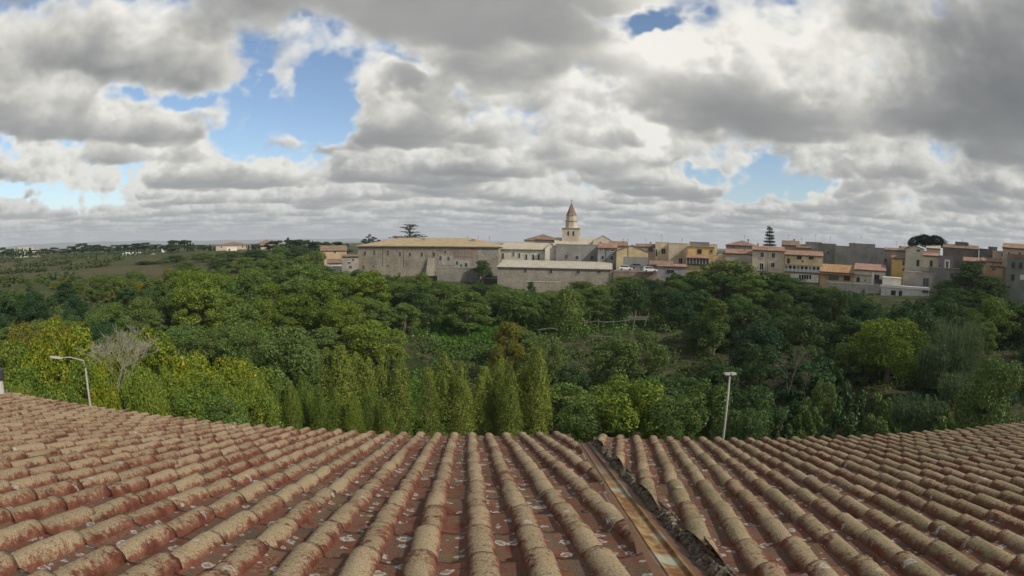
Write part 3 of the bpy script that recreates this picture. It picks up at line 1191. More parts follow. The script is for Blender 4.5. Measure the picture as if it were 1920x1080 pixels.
# --- the long stone convent
c_stone = plaster((0.30, 0.265, 0.205), 0.6, 0.4)
H = House('convent', 'very long grey stone convent wing with an ochre tiled roof above the wood', 'convent', 671, 935, 462, 184, 22, c_stone, 'hip', 447, OCHRE, d2=172, ye2=463.5, base=540, over=.5)
for x, y, w, h in [(684, 475, 5, 8), (702, 474, 4, 9), (728, 474, 4, 9), (750, 476, 4, 8), (769, 477, 4, 7), (791, 477, 4, 8), (814, 477, 4, 8), (826, 484, 4, 8), (841, 485, 4, 7), (835, 473, 3, 4),
                   (682, 501, 4, 8), (701, 499, 3, 3), (728, 498, 4, 3), (865, 474, 6, 10), (877, 474, 6, 10), (890, 478, 4, 9), (857, 493, 4, 6), (865, 499, 4, 6), (874, 498, 5, 9)]:
    H.window(x, y, w, h, STONE_FR)
H.slab('brick_patch', 851, 895, 465, 484, 0.05, plaster((0.24, 0.175, 0.14), 0.5, 0.3))
for x0_, x1_, y0_, y1_, cc in ((822, 850, 479, 497, (0.36, 0.345, 0.30)), (690, 716, 482, 494, (0.26, 0.235, 0.19)), (760, 786, 486, 503, (0.25, 0.225, 0.18)), (852, 880, 488, 502, (0.33, 0.33, 0.29)), (897, 934, 468, 480, (0.30, 0.28, 0.24))):
    H.slab('render_patch', x0_, x1_, y0_, y1_, 0.03, plaster(cc, .6, .25))
for x in (718, 757, 812):
    downpipe(H, x, 464, 500)
H.slab('string_course', 672, 850, 467.5, 469, 0.10, STONE_FR)
bx0, bz0 = H.loc(802, 527)
bx1, bz1 = H.loc(818, 484)
MB().prism([(bx0, -3.2, bz0), (bx0, 0.1, bz0), (bx0, 0.1, bz1), (bx0, -0.3, bz1)], (bx1 - bx0 - .6, 0, 0)).build('buttress', c_stone, H.root)
H.chimney(0.44, 0.35, 1.0, 0.9, False)
H.chimney(0.80, 0.3, 0.9, 1.2, False)
for u in (.74, .82, .9):
    H.antenna(u, .5, 2.4)
tw = House('retaining_wall', 'low dark retaining wall below the brick patch of the long convent', 'wall', 820, 900, 503, 166, 5, plaster((0.20, 0.19, 0.16), 0.5, 0.3), 'flat', base=545)

Hd = House('convent_cottage', 'small grey outbuilding at the left end of the long convent', 'outbuilding', 641, 672, 481, 176, 8, plaster((0.27, 0.25, 0.21), 0.4), 'shed', 478, BROWN, base=520)
for x, y, w, h in [(655, 493, 6, 2.5), (657, 501, 5, 5), (662, 487, 3, 4)]:
    Hd.window(x, y, w, h)
Hl = House('convent_gallery', 'sunlit whitewashed wing with narrow dark windows beside the grey convent', 'building', 935, 1043, 467, 177, 14, plaster((0.62, 0.57, 0.46), 0.35), 'side', 456, PALE, d2=172, ye2=469, base=500)
for x, y, w, h in [(943, 480, 3, 10), (963, 476, 4, 9), (987, 482, 2.5, 9), (1000, 482, 2.5, 9), (1010, 482, 2.5, 10), (1029, 479, 3, 8), (974, 479, 2.5, 8)]:
    Hl.window(x, y, w, h, WHITE_FR if x == 963 else STONE_FR)
Hl.balcony(943, 488.5, 11)
Hg = House('gable_annex', 'small pale gabled block at the right end of the whitewashed wing', 'building', 1022, 1044, 467, 169, 9, plaster((0.55, 0.49, 0.4), 0.35), 'front', 455, PALE, base=500)
downpipe(Hg, 1041, 468, 488)
Hs = House('stone_barn', 'long low stone building with a pale mossy lean-to roof in front of the convent', 'barn', 933, 1147, 500, 160, 9, plaster((0.31, 0.28, 0.225), 0.5, 0.5), 'shed', 490, roof_mat((0.33, 0.28, 0.21), (0.46, 0.42, 0.34), 0.7), ye2=506, base=548, d2=157)
for x, y, w, h in [(985, 507, 5, 6), (1033, 509, 5, 7), (1084, 510, 6, 6), (1123, 510, 6, 4)]:
    Hs.window(x, y, w, h, STONE_FR)
Hs.slab('corner_quoin', 1144, 1148, 506, 528, 0.1, STONE_FR)
House('terrace_wall', 'brown stone terrace wall below the long low barn', 'wall', 985, 1052, 530, 152, 3, plaster((0.27, 0.24, 0.18), 0.4, 0.4), 'flat', base=565)

# --- the church and its neighbours
Hn = House('church', 'church nave with a low hipped tile roof left of the bell tower', 'church', 983, 1054, 451, 225, 26, plaster((0.42, 0.37, 0.29), 0.3), 'hip', 440, BROWN)
Hm = House('church_transept', 'long pale church body with a tiled roof right of the bell tower', 'church', 1040, 1116, 459, 212, 14, plaster((0.50, 0.44, 0.33), 0.3), 'side', 447, PALE)
Hf = House('chapel', 'pale church front with a small pointed gable beside the tower', 'church', 1112, 1148, 452, 208, 12, plaster((0.52, 0.46, 0.35), 0.3), 'front', 442, PALE, over=.2)
Hf.window(1126, 456, 3, 4)
H4 = House('far_tiled_house', 'low reddish tiled house behind the yellow gable and the church', 'house', 1143, 1176, 461, 200, 12, plaster((0.4, 0.33, 0.26), 0.3), 'side', 453, BROWN)
# the bell tower: square belfry, two octagonal tiers, a red spire
tb = at(1071, 446, 218)
T = empty('bell_tower', (tb.x, tb.y, gz(tb.x, tb.y) - .5), radians(-6) - atan2(tb.x, tb.y) * 0.5, 'pale stone bell tower with two octagonal tiers under a red spire', 'bell tower')
sc = 218 / F_PX
zz = lambda py: at(1071, py, 218).z - T.location.z
t_st = plaster((0.47, 0.41, 0.32), 0.35, 0.15)


def octo(mb, r0, r1, z0, z1, n=8, rot=pi / 8):
    a = [(r0 * cos(rot + 2 * pi * i / n), r0 * sin(rot + 2 * pi * i / n), z0) for i in range(n)]
    b = [(r1 * cos(rot + 2 * pi * i / n), r1 * sin(rot + 2 * pi * i / n), z1) for i in range(n)]
    mb.add(a + b, [tuple(range(n))[::-1], tuple(range(n, 2 * n))] + [(i, (i + 1) % n, n + (i + 1) % n, n + i) for i in range(n)])
    return mb


wb = 16 * sc
MB().box(-wb, wb, -wb, wb, 0, zz(429)).build('belfry', t_st, T)
MB().box(-wb * 1.08, wb * 1.08, -wb * 1.08, wb * 1.08, zz(429), zz(427.5)).build('cornice', STONE_FR, T)
octo(MB(), 12 * sc, 11.6 * sc, zz(427.5), zz(415)).build('lower_tier', t_st, T)
octo(MB(), 12.8 * sc, 12.8 * sc, zz(415), zz(413.8)).build('cornice', STONE_FR, T)
octo(MB(), 10.4 * sc, 10.2 * sc, zz(413.8), zz(404.5)).build('upper_tier', t_st, T)
octo(MB(), 11.2 * sc, 11.2 * sc, zz(404.5), zz(403.4)).build('cornice', STONE_FR, T)
octo(MB(), 10.4 * sc, 0.25 * sc, zz(403.4), zz(380)).build('spire', roof_mat((0.20, 0.115, 0.095), (0.27, 0.21, 0.165), 0.5), T)
z0 = zz(380)
MB().box(-.07, .07, -.07, .07, z0 - .3, z0 + 1.3).box(-.4, .4, -.055, .055, z0 + .75, z0 + .88).build('cross', IRON, T)
for x in (-0.5, 0.5):
    for zt, hw, hh, rad in ((438, 1.6, 4.2, wb), (421, 1.1, 3.4, 11.0 * sc), (409, 0.9, 2.4, 9.5 * sc)):
        xx = x * (9.5 * 2 if rad == wb else 15) * sc * 0.5 * (1 if rad == wb else .75)
        z = zz(zt)
        w, h = hw * sc, hh * sc
        yb = -rad if rad == wb else -rad * 0.86 * (0.99 if abs(xx) < rad * .41 else .86)
        mb = MB()
        poly = [(xx - w, yb - .05, z - h), (xx + w, yb - .05, z - h), (xx + w, yb - .05, z + h * .6), (xx + w * .6, yb - .05, z + h * .95), (xx, yb - .05, z + h * 1.1), (xx - w * .6, yb - .05, z + h * .95), (xx - w, yb - .05, z + h * .6)]
        mb.prism(poly, (0, 0.3, 0))
        mb.build('bell_opening', GLASS, T)
        if rad == wb:
            poly = [(wb + .05, q[0], q[2]) for q in poly]
            MB().prism(poly, (-.3, 0, 0)).build('bell_opening', GLASS, T)

# --- right of the convent
H = House('cement_house', 'long dark grey cement block right of the whitewashed convent wing', 'building', 1042, 1121, 459, 168, 12, plaster((0.215, 0.205, 0.19), 0.3), 'flat', base=505, ye2=460)
for x, y, w, h in [(1062, 481, 4, 7), (1082, 483, 5, 6), (1110, 483, 5, 7)]:
    H.window(x, y, w, h, CEMENT)
H = House('brown_house', 'narrow house with a reddish roof between grey cement block and yellow gable', 'house', 1121, 1157, 465, 166, 14, plaster((0.22, 0.225, 0.235), 0.3), 'side', 457, RED, base=510)
for x, y, w, h in [(1127, 469, 8, 2.2), (1148, 470, 8, 2.2), (1130, 483, 4, 6), (1147, 484, 4, 7)]:
    H.window(x, y, w, h, WHITE_FR if y < 475 else CEMENT, bars=False)
downpipe(H, 1136, 466, 500)
H = House('yellow_gable_house', 'yellow gabled house with a dark downpipe down its middle', 'house', 1156, 1215, 471, 164, 14, plaster((0.50, 0.40, 0.22), 0.3), 'front', 460, BROWN, base=512)
downpipe(H, 1178, 461, 482)
H.slab('grey_render', 1170, 1215, 481, 507, 0.06, plaster((0.22, 0.215, 0.20), 0.3))
H.chimney(.5, .02, .7, .3, False)
H.antenna(.2, .5, 3)
H.antenna(.35, .5, 3)
# the far rows behind
rows = [
    ('tan row house with a shallow brown roof behind the yellow gable', 1192, 1232, 463, 186, 'side', 458, (0.52, 0.45, 0.33), BROWN, [(1218, 468, 4, 8), (1222, 468, 3, 8)]),
    ('tan flat-topped house with a grey-curtained bay, left of the wide beige block', 1229, 1256, 455, 180, 'flat', None, (0.54, 0.46, 0.32), RED, [(1244, 471, 7, 9), (1231, 474, 2, 12)]),
    ('wide beige windowless block with a flat roof left of the yellow house', 1254, 1294, 457, 176, 'flat', None, (0.48, 0.41, 0.30), RED, [(1276, 489, 6, 9)]),
    ('pinkish hip-roofed house on the skyline between yellow house and cream house', 1361, 1421, 461, 196, 'hip', 452, (0.32, 0.25, 0.22), BROWN, [(1375, 464, 4, 3)]),
    ('low house with a rust roof just left of the cream house', 1360, 1411, 476, 172, 'shed', 468, (0.40, 0.35, 0.28), RED, [(1357, 475, 3, 4), (1398, 496, 10, 8)]),
    ('pale flat terrace block right of the yellow house', 1328, 1362, 478, 174, 'flat', None, (0.42, 0.36, 0.29), RED, [(1345, 476, 3, 3)]),
    ('small pale cabin on the roofs right of the yellow house', 1329, 1345, 459, 180, 'flat', None, (0.46, 0.38, 0.28), RED, [(1334, 470, 4, 4)]),
    ('brownish stepped house on the skyline right of the tall dark conifer', 1466, 1499, 460, 188, 'side', 452, (0.36, 0.28, 0.22), BROWN, []),
    ('dull pink roofed house behind the veranda house', 1493, 1520, 465, 184, 'side', 459, (0.30, 0.22, 0.18), BROWN, []),
    ('greenish grey cube house on the skyline behind the veranda house', 1511, 1541, 455, 186, 'flat', None, (0.24, 0.235, 0.20), RED, []),
    ('narrow grey tower house with a dark window behind the veranda house', 1541, 1568, 458, 182, 'flat', None, (0.20, 0.20, 0.175), RED, [(1552, 474, 4, 6)]),
    ('broad dark grey unrendered block with blank walls on the skyline', 1566, 1658, 464, 178, 'flat', None, (0.24, 0.225, 0.205), RED, []),
    ('higher dark grey rooftop storey of the blank grey block', 1592, 1641, 458, 184, 'flat', None, (0.22, 0.205, 0.19), RED, []),
    ('reddish grey house front right of the blank grey block', 1658, 1700, 470, 182, 'side', 466, (0.34, 0.27, 0.23), BROWN, [(1661, 488, 4, 6)]),
    ('brown skyline house under the umbrella pine', 1686, 1712, 468, 190, 'side', 463, (0.30, 0.22, 0.19), BROWN, []),
    ('dark stone house with a crumbling roof right of the umbrella pine', 1768, 1835, 466, 176, 'side', 460, (0.15, 0.135, 0.12), BROWN, []),
    ('dark square rooftop block on the stone house right of the umbrella pine', 1791, 1814, 455, 180, 'flat', None, (0.16, 0.14, 0.125), RED, []),
    ('dark low stone house farther right, below a small rooftop cube', 1836, 1864, 468, 172, 'flat', None, (0.135, 0.125, 0.12), RED, []),
    ('small dark rooftop cube between the stone houses at the right', 1853, 1870, 464, 176, 'flat', None, (0.16, 0.14, 0.12), RED, []),
    ('narrow cream house with one window left of the house at the right edge', 1861, 1884, 472, 166, 'flat', None, (0.46, 0.40, 0.29), RED, [(1879, 477, 2, 6)]),
    ('low house with an orange roof in front of the dark stone house', 1806, 1848, 491, 160, 'shed', 484, (0.34, 0.25, 0.18), RED, [(1820, 494, 4, 3)]),
    ('low house with orange tiles left of the house at the right edge', 1840, 1882, 491, 160, 'shed', 485, (0.42, 0.30, 0.19), RED, [(1862, 496, 3, 3), (1876, 493, 3, 3)]),
    ('little orange brick house under the narrow cream house', 1856, 1882, 500, 156, 'shed', 497, (0.40, 0.26, 0.16), RED, [(1863, 505, 6, 3)]),
    ('tall grey-brown stone house wall standing over the tree-filled bank', 1742, 1830, 505, 158, 'flat', None, (0.17, 0.155, 0.135), RED, [(1763, 549, 4, 6)]),
]
for lab, x0, x1, ye, d, rf, yr, c, rm, wins in rows:
    H = House('house', lab, 'house', x0, x1, ye, d, 11 if rf != 'shed' else 7, plaster(c, 0.35), rf, yr, rm, over=.25, base=520)
    for x, y, w, h in wins:
        H.window(x, y, w, h, STONE_FR)
    if d > 174 and x1 - x0 > 24:
        H.antenna(.3 + .4 * ((x0 * 7 % 10) / 10), .5, 2.0 + (x0 % 3) * .5)
    if rf != 'flat' and d > 165:
        H.chimney(.7, .45, .8, .55)

H = House('lemon_house', 'bright orange-yellow house with one dark window above a glazed veranda', 'house', 1289, 1340, 463, 170, 11, plaster((0.56, 0.38, 0.14), 0.25), 'flat', base=520)
H.window(1311.5, 471.5, 7, 7, DARK_FR)
H.window(1334, 471, 4, 5, STONE_FR)
H.slab('cornice', 1288, 1342, 461.5, 463.5, 0.25, DARK_FR)
x0, zt = H.loc(1288, 483)
x1, zb = H.loc(1329, 496)
MB().box(x0, x1, -2.2, -.01, zb, zt).build('veranda', flat_mat('veranda_glass', (0.06, 0.065, 0.07), 0.2, .3), H.root)
vr = MB().prism([(x0 - .2, -2.5, zt), (x1 + .2, -2.5, zt), (x1 + .2, -.02, zt + .75), (x0 - .2, -.02, zt + .75)], (0, 0, .12)).build('veranda_roof', RED, H.root)
mb = MB()
for i in range(8):
    q = x0 + (x1 - x0) * i / 7
    mb.box(q - .05, q + .05, -2.26, -2.201, zb, zt)
mb.build('veranda_mullions', WHITE_FR, H.root)
H.slab('lower_wall', 1288, 1313, 496.5, 512, 1.6, plaster((0.48, 0.37, 0.16), 0.3))
H = House('rooftop_cabin', 'grey rooftop storey set back on the orange-yellow house', 'building', 1293, 1330, 455, 176, 7, plaster((0.17, 0.185, 0.18), 0.3), 'flat', base=470)
H = House('grey_outhouse', 'low grey house with a pink ledge in front of the beige block', 'house', 1232, 1287, 500, 158, 10, plaster((0.27, 0.25, 0.25), 0.35), 'shed', 497, PINKR, base=540)
H.window(1257, 509, 14, 6, CEMENT)
H = House('tiled_shed', 'low brown tiled shed behind the grey house with the pink ledge', 'shed', 1218, 1262, 497, 162, 7, plaster((0.30, 0.22, 0.18), 0.35), 'shed', 490, BROWN, base=520)

# --- the cream house
H = House('cream_house', 'three storey cream house with a balcony under a red tiled roof', 'house', 1411, 1471, 470, 164, 12, plaster((0.56, 0.47, 0.33), 0.22), 'side', 463, RED, base=545)
for x, y, w, h in [(1429, 478, 6, 9), (1450, 479, 6, 9), (1449, 497, 7, 8), (1428, 515, 6, 7), (1436, 516, 5, 8)]:
    H.window(x, y, w, h, WHITE_FR if y < 500 else STONE_FR)
H.window(1428, 500, 7, 12, WHITE_FR, name='balcony_door')
H.balcony(1428, 507, 19)
downpipe(H, 1440, 471, 510)
H.chimney(.15, .5, .8, .5)
# --- the veranda house
H = House('veranda_house', 'yellow-green house with a white glazed loggia and a white gable end', 'house', 1472, 1543, 479, 162, 10, plaster((0.52, 0.45, 0.24), 0.2), 'side', 471, RED, base=560)
for x, y, w, h in [(1498.5, 483, 8, 5), (1521, 483, 8, 5), (1505, 490, 2, 2)]:
    H.window(x, y, w, h, DARK_FR)
H.window(1478.5, 489, 4, 8, DARK_FR, name='door')
x0, zt = H.loc(1471, 496)
x1, zb = H.loc(1537, 511)
lg = MB().box(x0, x1, -1.6, -.01, zb, zt).build('loggia', plaster((0.70, 0.66, 0.58), 0.15), H.root)
n = 9
for i in range(n):
    a, b = x0 + (x1 - x0) * (i + .12) / n, x0 + (x1 - x0) * (i + .88) / n
    MB().box(a, b, -1.64, -1.602, zb + (zt - zb) * .42, zt - .18).build('pane', GLASS if i % 3 else flat_mat('curtain_glass', (0.22, 0.22, 0.21), 0.3), lg)
    MB().box(a, b, -1.64, -1.602, zb + .2, zb + (zt - zb) * .32).build('lower_pane', flat_mat('panel_grey', (0.34, 0.34, 0.33), .6), lg)
MB().box(x0 - .1, x1 + .1, -1.75, -.02, zt, zt + .12).build('loggia_roof', PINKR, lg)
x0b, zt2 = H.loc(1483, 512)
x1b, zb2 = H.loc(1535, 530)
lw = MB().box(x0b, x1b, -1.3, -.01, zb2, zt2 - .1).build('lower_storey', plaster((0.60, 0.57, 0.5), 0.25), H.root)
for px in (1500, 1505, 1509.5, 1514, 1519):
    x, z = H.loc(px, 519)
    MB().box(x - .28, x + .28, -1.35, -1.302, z - .6, z + .6).build('window', GLASS, lw)
H.slab('corner_pilaster', 1535, 1537.5, 505, 531, 1.45, PINKR)
MB().box(H.wd + .01, H.wd + .05, -.02, H.dp, 0, H.h).build('gable_end', plaster((0.72, 0.68, 0.6), 0.15), H.root)
# --- low houses to the right of it
H = House('orange_roof_house', 'low orange-tiled house with a pink ledge over wide glazing', 'house', 1538, 1602, 511, 160, 10, plaster((0.45, 0.31, 0.17), 0.3), 'shed', 497, roof_mat((0.32, 0.165, 0.08), (0.36, 0.25, 0.13), 0.5), base=560)
H.slab('pink_ledge', 1536, 1602, 512, 516, 1.3, PINKR)
H.window(1563, 521, 18, 6, DARK_FR, flat_mat('blue_glass', (0.12, 0.14, 0.17), 0.2))
H.window(1588, 522, 11, 7, DARK_FR)
H.slab('brick_plinth', 1553, 1602, 528, 532, 0.4, plaster((0.34, 0.19, 0.14), .3))
H = House('red_roof_house', 'low cream house under a plain red roof right of the orange tiles', 'house', 1602, 1661, 507, 160, 10, plaster((0.52, 0.46, 0.34), 0.3), 'shed', 496, PINKR, base=560)
H.slab('ledge', 1602, 1634, 514, 516.5, 0.5, PINKR)
H.window(1609, 524, 5, 7, DARK_FR)
H.window(1622, 526, 2, 2)
H.window(1644, 519.5, 9, 7, DARK_FR)
H.slab('cream_pier', 1635, 1638, 510, 540, 0.3, WHITE_FR)
H.slab('purple_awning', 1640, 1653, 523, 531, 0.6, flat_mat('maroon_awning', (0.10, 0.05, 0.07), .8))
H = House('garden_wall', 'low grey garden wall below the orange-tiled and red-roofed houses', 'wall', 1550, 1650, 533, 154, 1.0, plaster((0.36, 0.33, 0.28), 0.4), 'flat', base=565)
H = House('ochre_house', 'narrow ochre house with a sloping roof left of the large cream gable', 'house', 1672, 1700, 485, 168, 9, plaster((0.54, 0.37, 0.12), 0.25), 'shed', 480, BROWN, base=540)
H.window(1694, 493, 4, 8)
H.window(1694, 506, 3, 4)
H = House('cream_gable_house', 'large cream house with a sloping gable top left of the umbrella pine', 'house', 1698, 1732, 467, 166, 12, plaster((0.48, 0.44, 0.34), 0.25), 'front', 461, BROWN, base=540)
H.window(1721, 493, 4.5, 10, DARK_FR)
H.window(1722, 470, 6, 3, STONE_FR)
H = House('cream_terrace_house', 'cream house with a pink stepped roof and a balcony below the umbrella pine', 'house', 1731, 1761, 480, 164, 10, plaster((0.52, 0.46, 0.33), 0.25), 'shed', 473, PINKR, base=540)
H.window(1746, 494, 4.5, 9, DARK_FR, name='balcony_door')
H.balcony(1742, 509, 32)
H = House('pale_roof_room', 'pale rooftop room in front of the umbrella pine', 'building', 1737, 1763, 466, 172, 6, plaster((0.46, 0.40, 0.31), 0.25), 'shed', 460, PALE, base=480)
H = House('plum_grey_house', 'plum-grey house with one white-framed balcony door', 'house', 1760, 1788, 481, 162, 9, plaster((0.19, 0.16, 0.17), 0.25), 'flat', base=540)
H.window(1776, 496, 5, 11, WHITE_FR, name='balcony_door', fw=0.45)
H = House('grey_terrace', 'grey terrace block with a flat roof above the white house', 'building', 1694, 1760, 512, 158, 7, plaster((0.27, 0.25, 0.22), 0.35), 'flat', base=545)
H.window(1736, 529, 12, 14, STONE_FR, flat_mat('recess_shade', (0.045, 0.065, 0.075), .6))  # dark pane paints the shade of an open recess
H = House('white_house', 'low whitewashed house on the bank with dark windows and a flat terrace', 'house', 1652, 1743, 540, 150, 7, plaster((0.56, 0.54, 0.50), 0.3), 'flat', base=585)
H.window(1675, 549, 8, 7, DARK_FR)
H.window(1688, 551, 5, 9, DARK_FR)
H.window(1735, 546, 12, 6, STONE_FR, SHUT)
H.slab('ledge', 1650, 1744, 538, 540, 0.3, WHITE_FR)
H = House('white_upper_room', 'white upper room standing on the terrace of the low whitewashed house', 'building', 1655, 1690, 522, 153, 5, plaster((0.54, 0.51, 0.44), 0.25), 'flat', base=545)
# --- right edge
H = House('edge_house', 'tall grey-green house with a red band at the right edge of the town', 'house', 1889, 1960, 480, 150, 12, plaster((0.17, 0.18, 0.15), 0.3), 'flat', base=580)
H.slab('red_band', 1889, 1960, 478, 487, 0.12, plaster((0.36, 0.14, 0.10), .25))
H.slab('shutter', 1913, 1921, 515, 525, 0.08, WHITE_FR)
for x, y in ((1900, 497), (1914, 498), (1899, 520)):
    H.window(x, y, 6, 9, DARK_FR)
H = House('edge_upper_house', 'cream upper house with small windows and a red roof at the right edge', 'house', 1880, 1960, 467, 157, 10, plaster((0.46, 0.36, 0.26), 0.25), 'shed', 459, RED, base=490)
H.window(1892, 475, 3, 3)
H.window(1912, 475, 4, 3)

# --- cars parked by the yellow gable
def car(px, py, d, col, label):
    p = at(px, py, d)
    r = empty('parked_car', (p.x, p.y, p.z - 0.1), 0.1, label, 'car', 'cars parked on the terrace by the yellow gable house')
    mp = flat_mat('car_paint', col, 0.35, 0.05, 1.0)
    side = [(-2.0, -.8, .25), (2.0, -.8, .25), (2.05, -.8, .7), (1.2, -.8, .85), (-2.0, -.8, .88)]
    MB().prism(side, (0, 1.6, 0)).build('body', mp, r)
    cab = [(-1.9, -.7, .87), (1.05, -.7, .86), (.45, -.7, 1.42), (-1.5, -.7, 1.45)]
    cb = MB().prism(cab, (0, 1.4, 0)).build('cabin', mp, r)
    gl = [(-1.7, -.712, .93), (.9, -.712, .92), (.38, -.712, 1.34), (-1.42, -.712, 1.36)]
    MB().prism(gl, (0, 1.424, 0)).build('side_glass', GLASS, cb)
    for x in (-1.25, 1.25):
        for y in (-.72, .72):
            MB().tube([(x, y - .1, .3), (x, y + .1, .3)], .31, 10).build('wheel', IRON, r)


car(1172, 506, 158, (0.62, 0.62, 0.62), 'white car parked against the grey wall of the yellow gable house')
car(1218, 509, 156, (0.66, 0.66, 0.64), 'white car parked left of the low grey house with the pink ledge')
car(1195, 503, 159, (0.12, 0.13, 0.15), 'dark car parked between the two white ones')
pk = House('parking_wall', 'low reddish retaining wall under the parked cars', 'wall', 1150, 1232, 511, 156.5, 8, plaster((0.27, 0.19, 0.15), 0.4), 'flat', base=545)

# --- far left: farms and villas on the plateau
def farm(name, label, cat, x0, x1, ye, d, depth, c, rf, yr, rm, wins=()):
    H = House(name, label, cat, x0, x1, ye, d, depth, plaster(c, 0.2), rf, yr, rm, over=.4, base=ye + 10)
    for x, y, w, h in wins:
        H.window(x, y, w, h, STONE_FR, bars=False)
    return H


farm('farm_building', 'long white farm building with a low roof among cypresses at far left', 'farm', 27, 63, 467, 520, 20, (0.6, 0.6, 0.58), 'side', 464, PALE, [(40, 470, 3, 3)])
farm('farm_building', 'low buff farm building right of the white one at far left', 'farm', 63, 76, 468, 500, 12, (0.45, 0.38, 0.27), 'flat', None, RED)
farm('farm_shed', 'white-roofed farm shed on the plateau edge', 'shed', 230, 264, 478, 380, 12, (0.72, 0.72, 0.72), 'side', 473.5, flat_mat('white_sheet_roof', (0.75, 0.75, 0.74), .5))
farm('farm_shed', 'small white shed right of the white-roofed farm shed', 'shed', 276, 290, 479, 370, 8, (0.6, 0.6, 0.6), 'shed', 475.5, PALE)
farm('farm_building', 'pale two storey house behind trees left of the tall dark grove', 'house', 303, 316, 466, 430, 10, (0.48, 0.46, 0.43), 'flat', None, RED, [(308, 470, 2, 2)])
farm('villa', 'broad villa with a long hipped brown roof on the far skyline', 'villa', 405, 470, 460, 420, 26, (0.40, 0.33, 0.26), 'hip', 454, BROWN, [(415, 463, 2, 3), (462, 462, 2, 4), (455, 462, 2, 4)])
farm('villa', 'pink-white cube villa in front of the long hipped villa', 'villa', 425, 444, 464, 380, 10, (0.66, 0.56, 0.5), 'flat', None, RED, [(430, 468, 3, 3)])
farm('villa', 'hipped brown roof house right of the cypresses on the far skyline', 'villa', 481, 518, 457, 400, 20, (0.36, 0.3, 0.25), 'hip', 450, BROWN, [(492, 461, 2, 2)])
H = farm('farmhouse', 'pink and ochre gabled farmhouse left of the convent', 'farmhouse', 601, 650, 470, 205, 12, (0.42, 0.31, 0.19), 'side', 461, BROWN, [(628, 473, 3, 3)])
H = farm('farmhouse', 'low house with a red roof and white front below the ochre farmhouse', 'house', 614, 642, 493, 188, 7, (0.5, 0.46, 0.40), 'shed', 486, BROWN)



# ------------------------------------------------------------------ foliage
def leaf_material(name, a, b, c=None, trans=0.18):
    """Leaves from colour A (most) to B, some C; each tree and each leaf a little different."""
    m, N = material(name)
    oi = N.n('ShaderNodeObjectInfo').outputs['Random']
    v = N.n('ShaderNodeAttribute', {'attribute_name': 'v'}).outputs['Fac']
    P = pos(N)
    big = N.noise(P, 0.55, 3, 0.6)
    f = N.math('ADD', N.math('MULTIPLY', oi, 0.55), N.math('MULTIPLY', N.math('SUBTRACT', big, 0.5), 1.5))
    col = N.mix(N.mr(f, 0.0, 0.75), a, b)
    if c is not None:
        col = N.mix(N.mr(N.math('ADD', N.math('MULTIPLY', v, 0.45), N.math('MULTIPLY', N.noise(P, 1.1, 3, 0.6), 0.75)), 0.70, 0.92), col, c)
    k = N.math('ADD', 0.5, v)
    col = N.vm('MULTIPLY', col, N.comb(k, k, k))
    d = N.n('ShaderNodeBsdfDiffuse', Color=col, Roughness=0.5)
    t = N.n('ShaderNodeBsdfTranslucent', Color=col)
    g = N.n('ShaderNodeBsdfGlossy', Color=(1, 1, 1), Roughness=0.45)
    mx = N.n('ShaderNodeMixShader')
    N.set(mx, 'i0', trans)
    N.set(mx, 'i1', d)
    N.set(mx, 'i2', t)
    m2 = N.n('ShaderNodeMixShader')
    N.set(m2, 'i0', 0.012)
    N.set(m2, 'i1', mx)
    N.set(m2, 'i2', g)
    o = N.n('ShaderNodeOutputMaterial')
    N.set(o, 'Surface', m2)
    return m


LM = {
    'dark': leaf_material('dark_green_shaded_leaves', (0.045, 0.090, 0.028), (0.075, 0.135, 0.035), (0.11, 0.15, 0.036)),  # dark green, lowered further to carry right-bank cloud shade in the colour
    'blue': leaf_material('deep_green_shaded_leaves', (0.032, 0.074, 0.028), (0.055, 0.108, 0.034)),  # deep green, with the right bank's cloud shade put into it
    'mid': leaf_material('mid_green_leaves', (0.083, 0.150, 0.033), (0.145, 0.212, 0.042), (0.20, 0.20, 0.045)),
    'olive': leaf_material('olive_green_leaves', (0.095, 0.15, 0.036), (0.135, 0.195, 0.046), (0.17, 0.16, 0.045)),
    'gold': leaf_material('yellow_green_leaves', (0.14, 0.20, 0.018), (0.24, 0.28, 0.020), (0.34, 0.25, 0.022), 0.3),
    'lime': leaf_material('fresh_green_leaves', (0.115, 0.185, 0.026), (0.185, 0.25, 0.032), (0.26, 0.24, 0.03), 0.28),
    'poplar': leaf_material('poplar_leaves', (0.15, 0.205, 0.034), (0.25, 0.30, 0.046), (0.31, 0.28, 0.05), 0.25),
    'orange': leaf_material('yellowing_leaves', (0.20, 0.20, 0.03), (0.26, 0.22, 0.03), (0.15, 0.19, 0.04), 0.35),
    'reed': leaf_material('reed_blades', (0.075, 0.12, 0.05), (0.11, 0.15, 0.06), None, 0.3),
    'pine': leaf_material('pine_needles', (0.014, 0.030, 0.016), (0.026, 0.044, 0.02), None, 0.1),
    'under': leaf_material('undergrowth_leaves', (0.05, 0.095, 0.024), (0.10, 0.15, 0.034), (0.15, 0.13, 0.05)),
    'grass': leaf_material('grass_blades', (0.07, 0.165, 0.024), (0.115, 0.22, 0.028), None, 0.3),
    'crop': leaf_material('crop_leaves', (0.05, 0.085, 0.028), (0.09, 0.12, 0.04), (0.13, 0.11, 0.05)),
}
BARK = flat_mat('bark', (0.13, 0.105, 0.08), 0.95, 0.4, 5.0)
PALE_BARK = flat_mat('pale_bark', (0.24, 0.22, 0.18), 0.95, 0.3, 5.0)


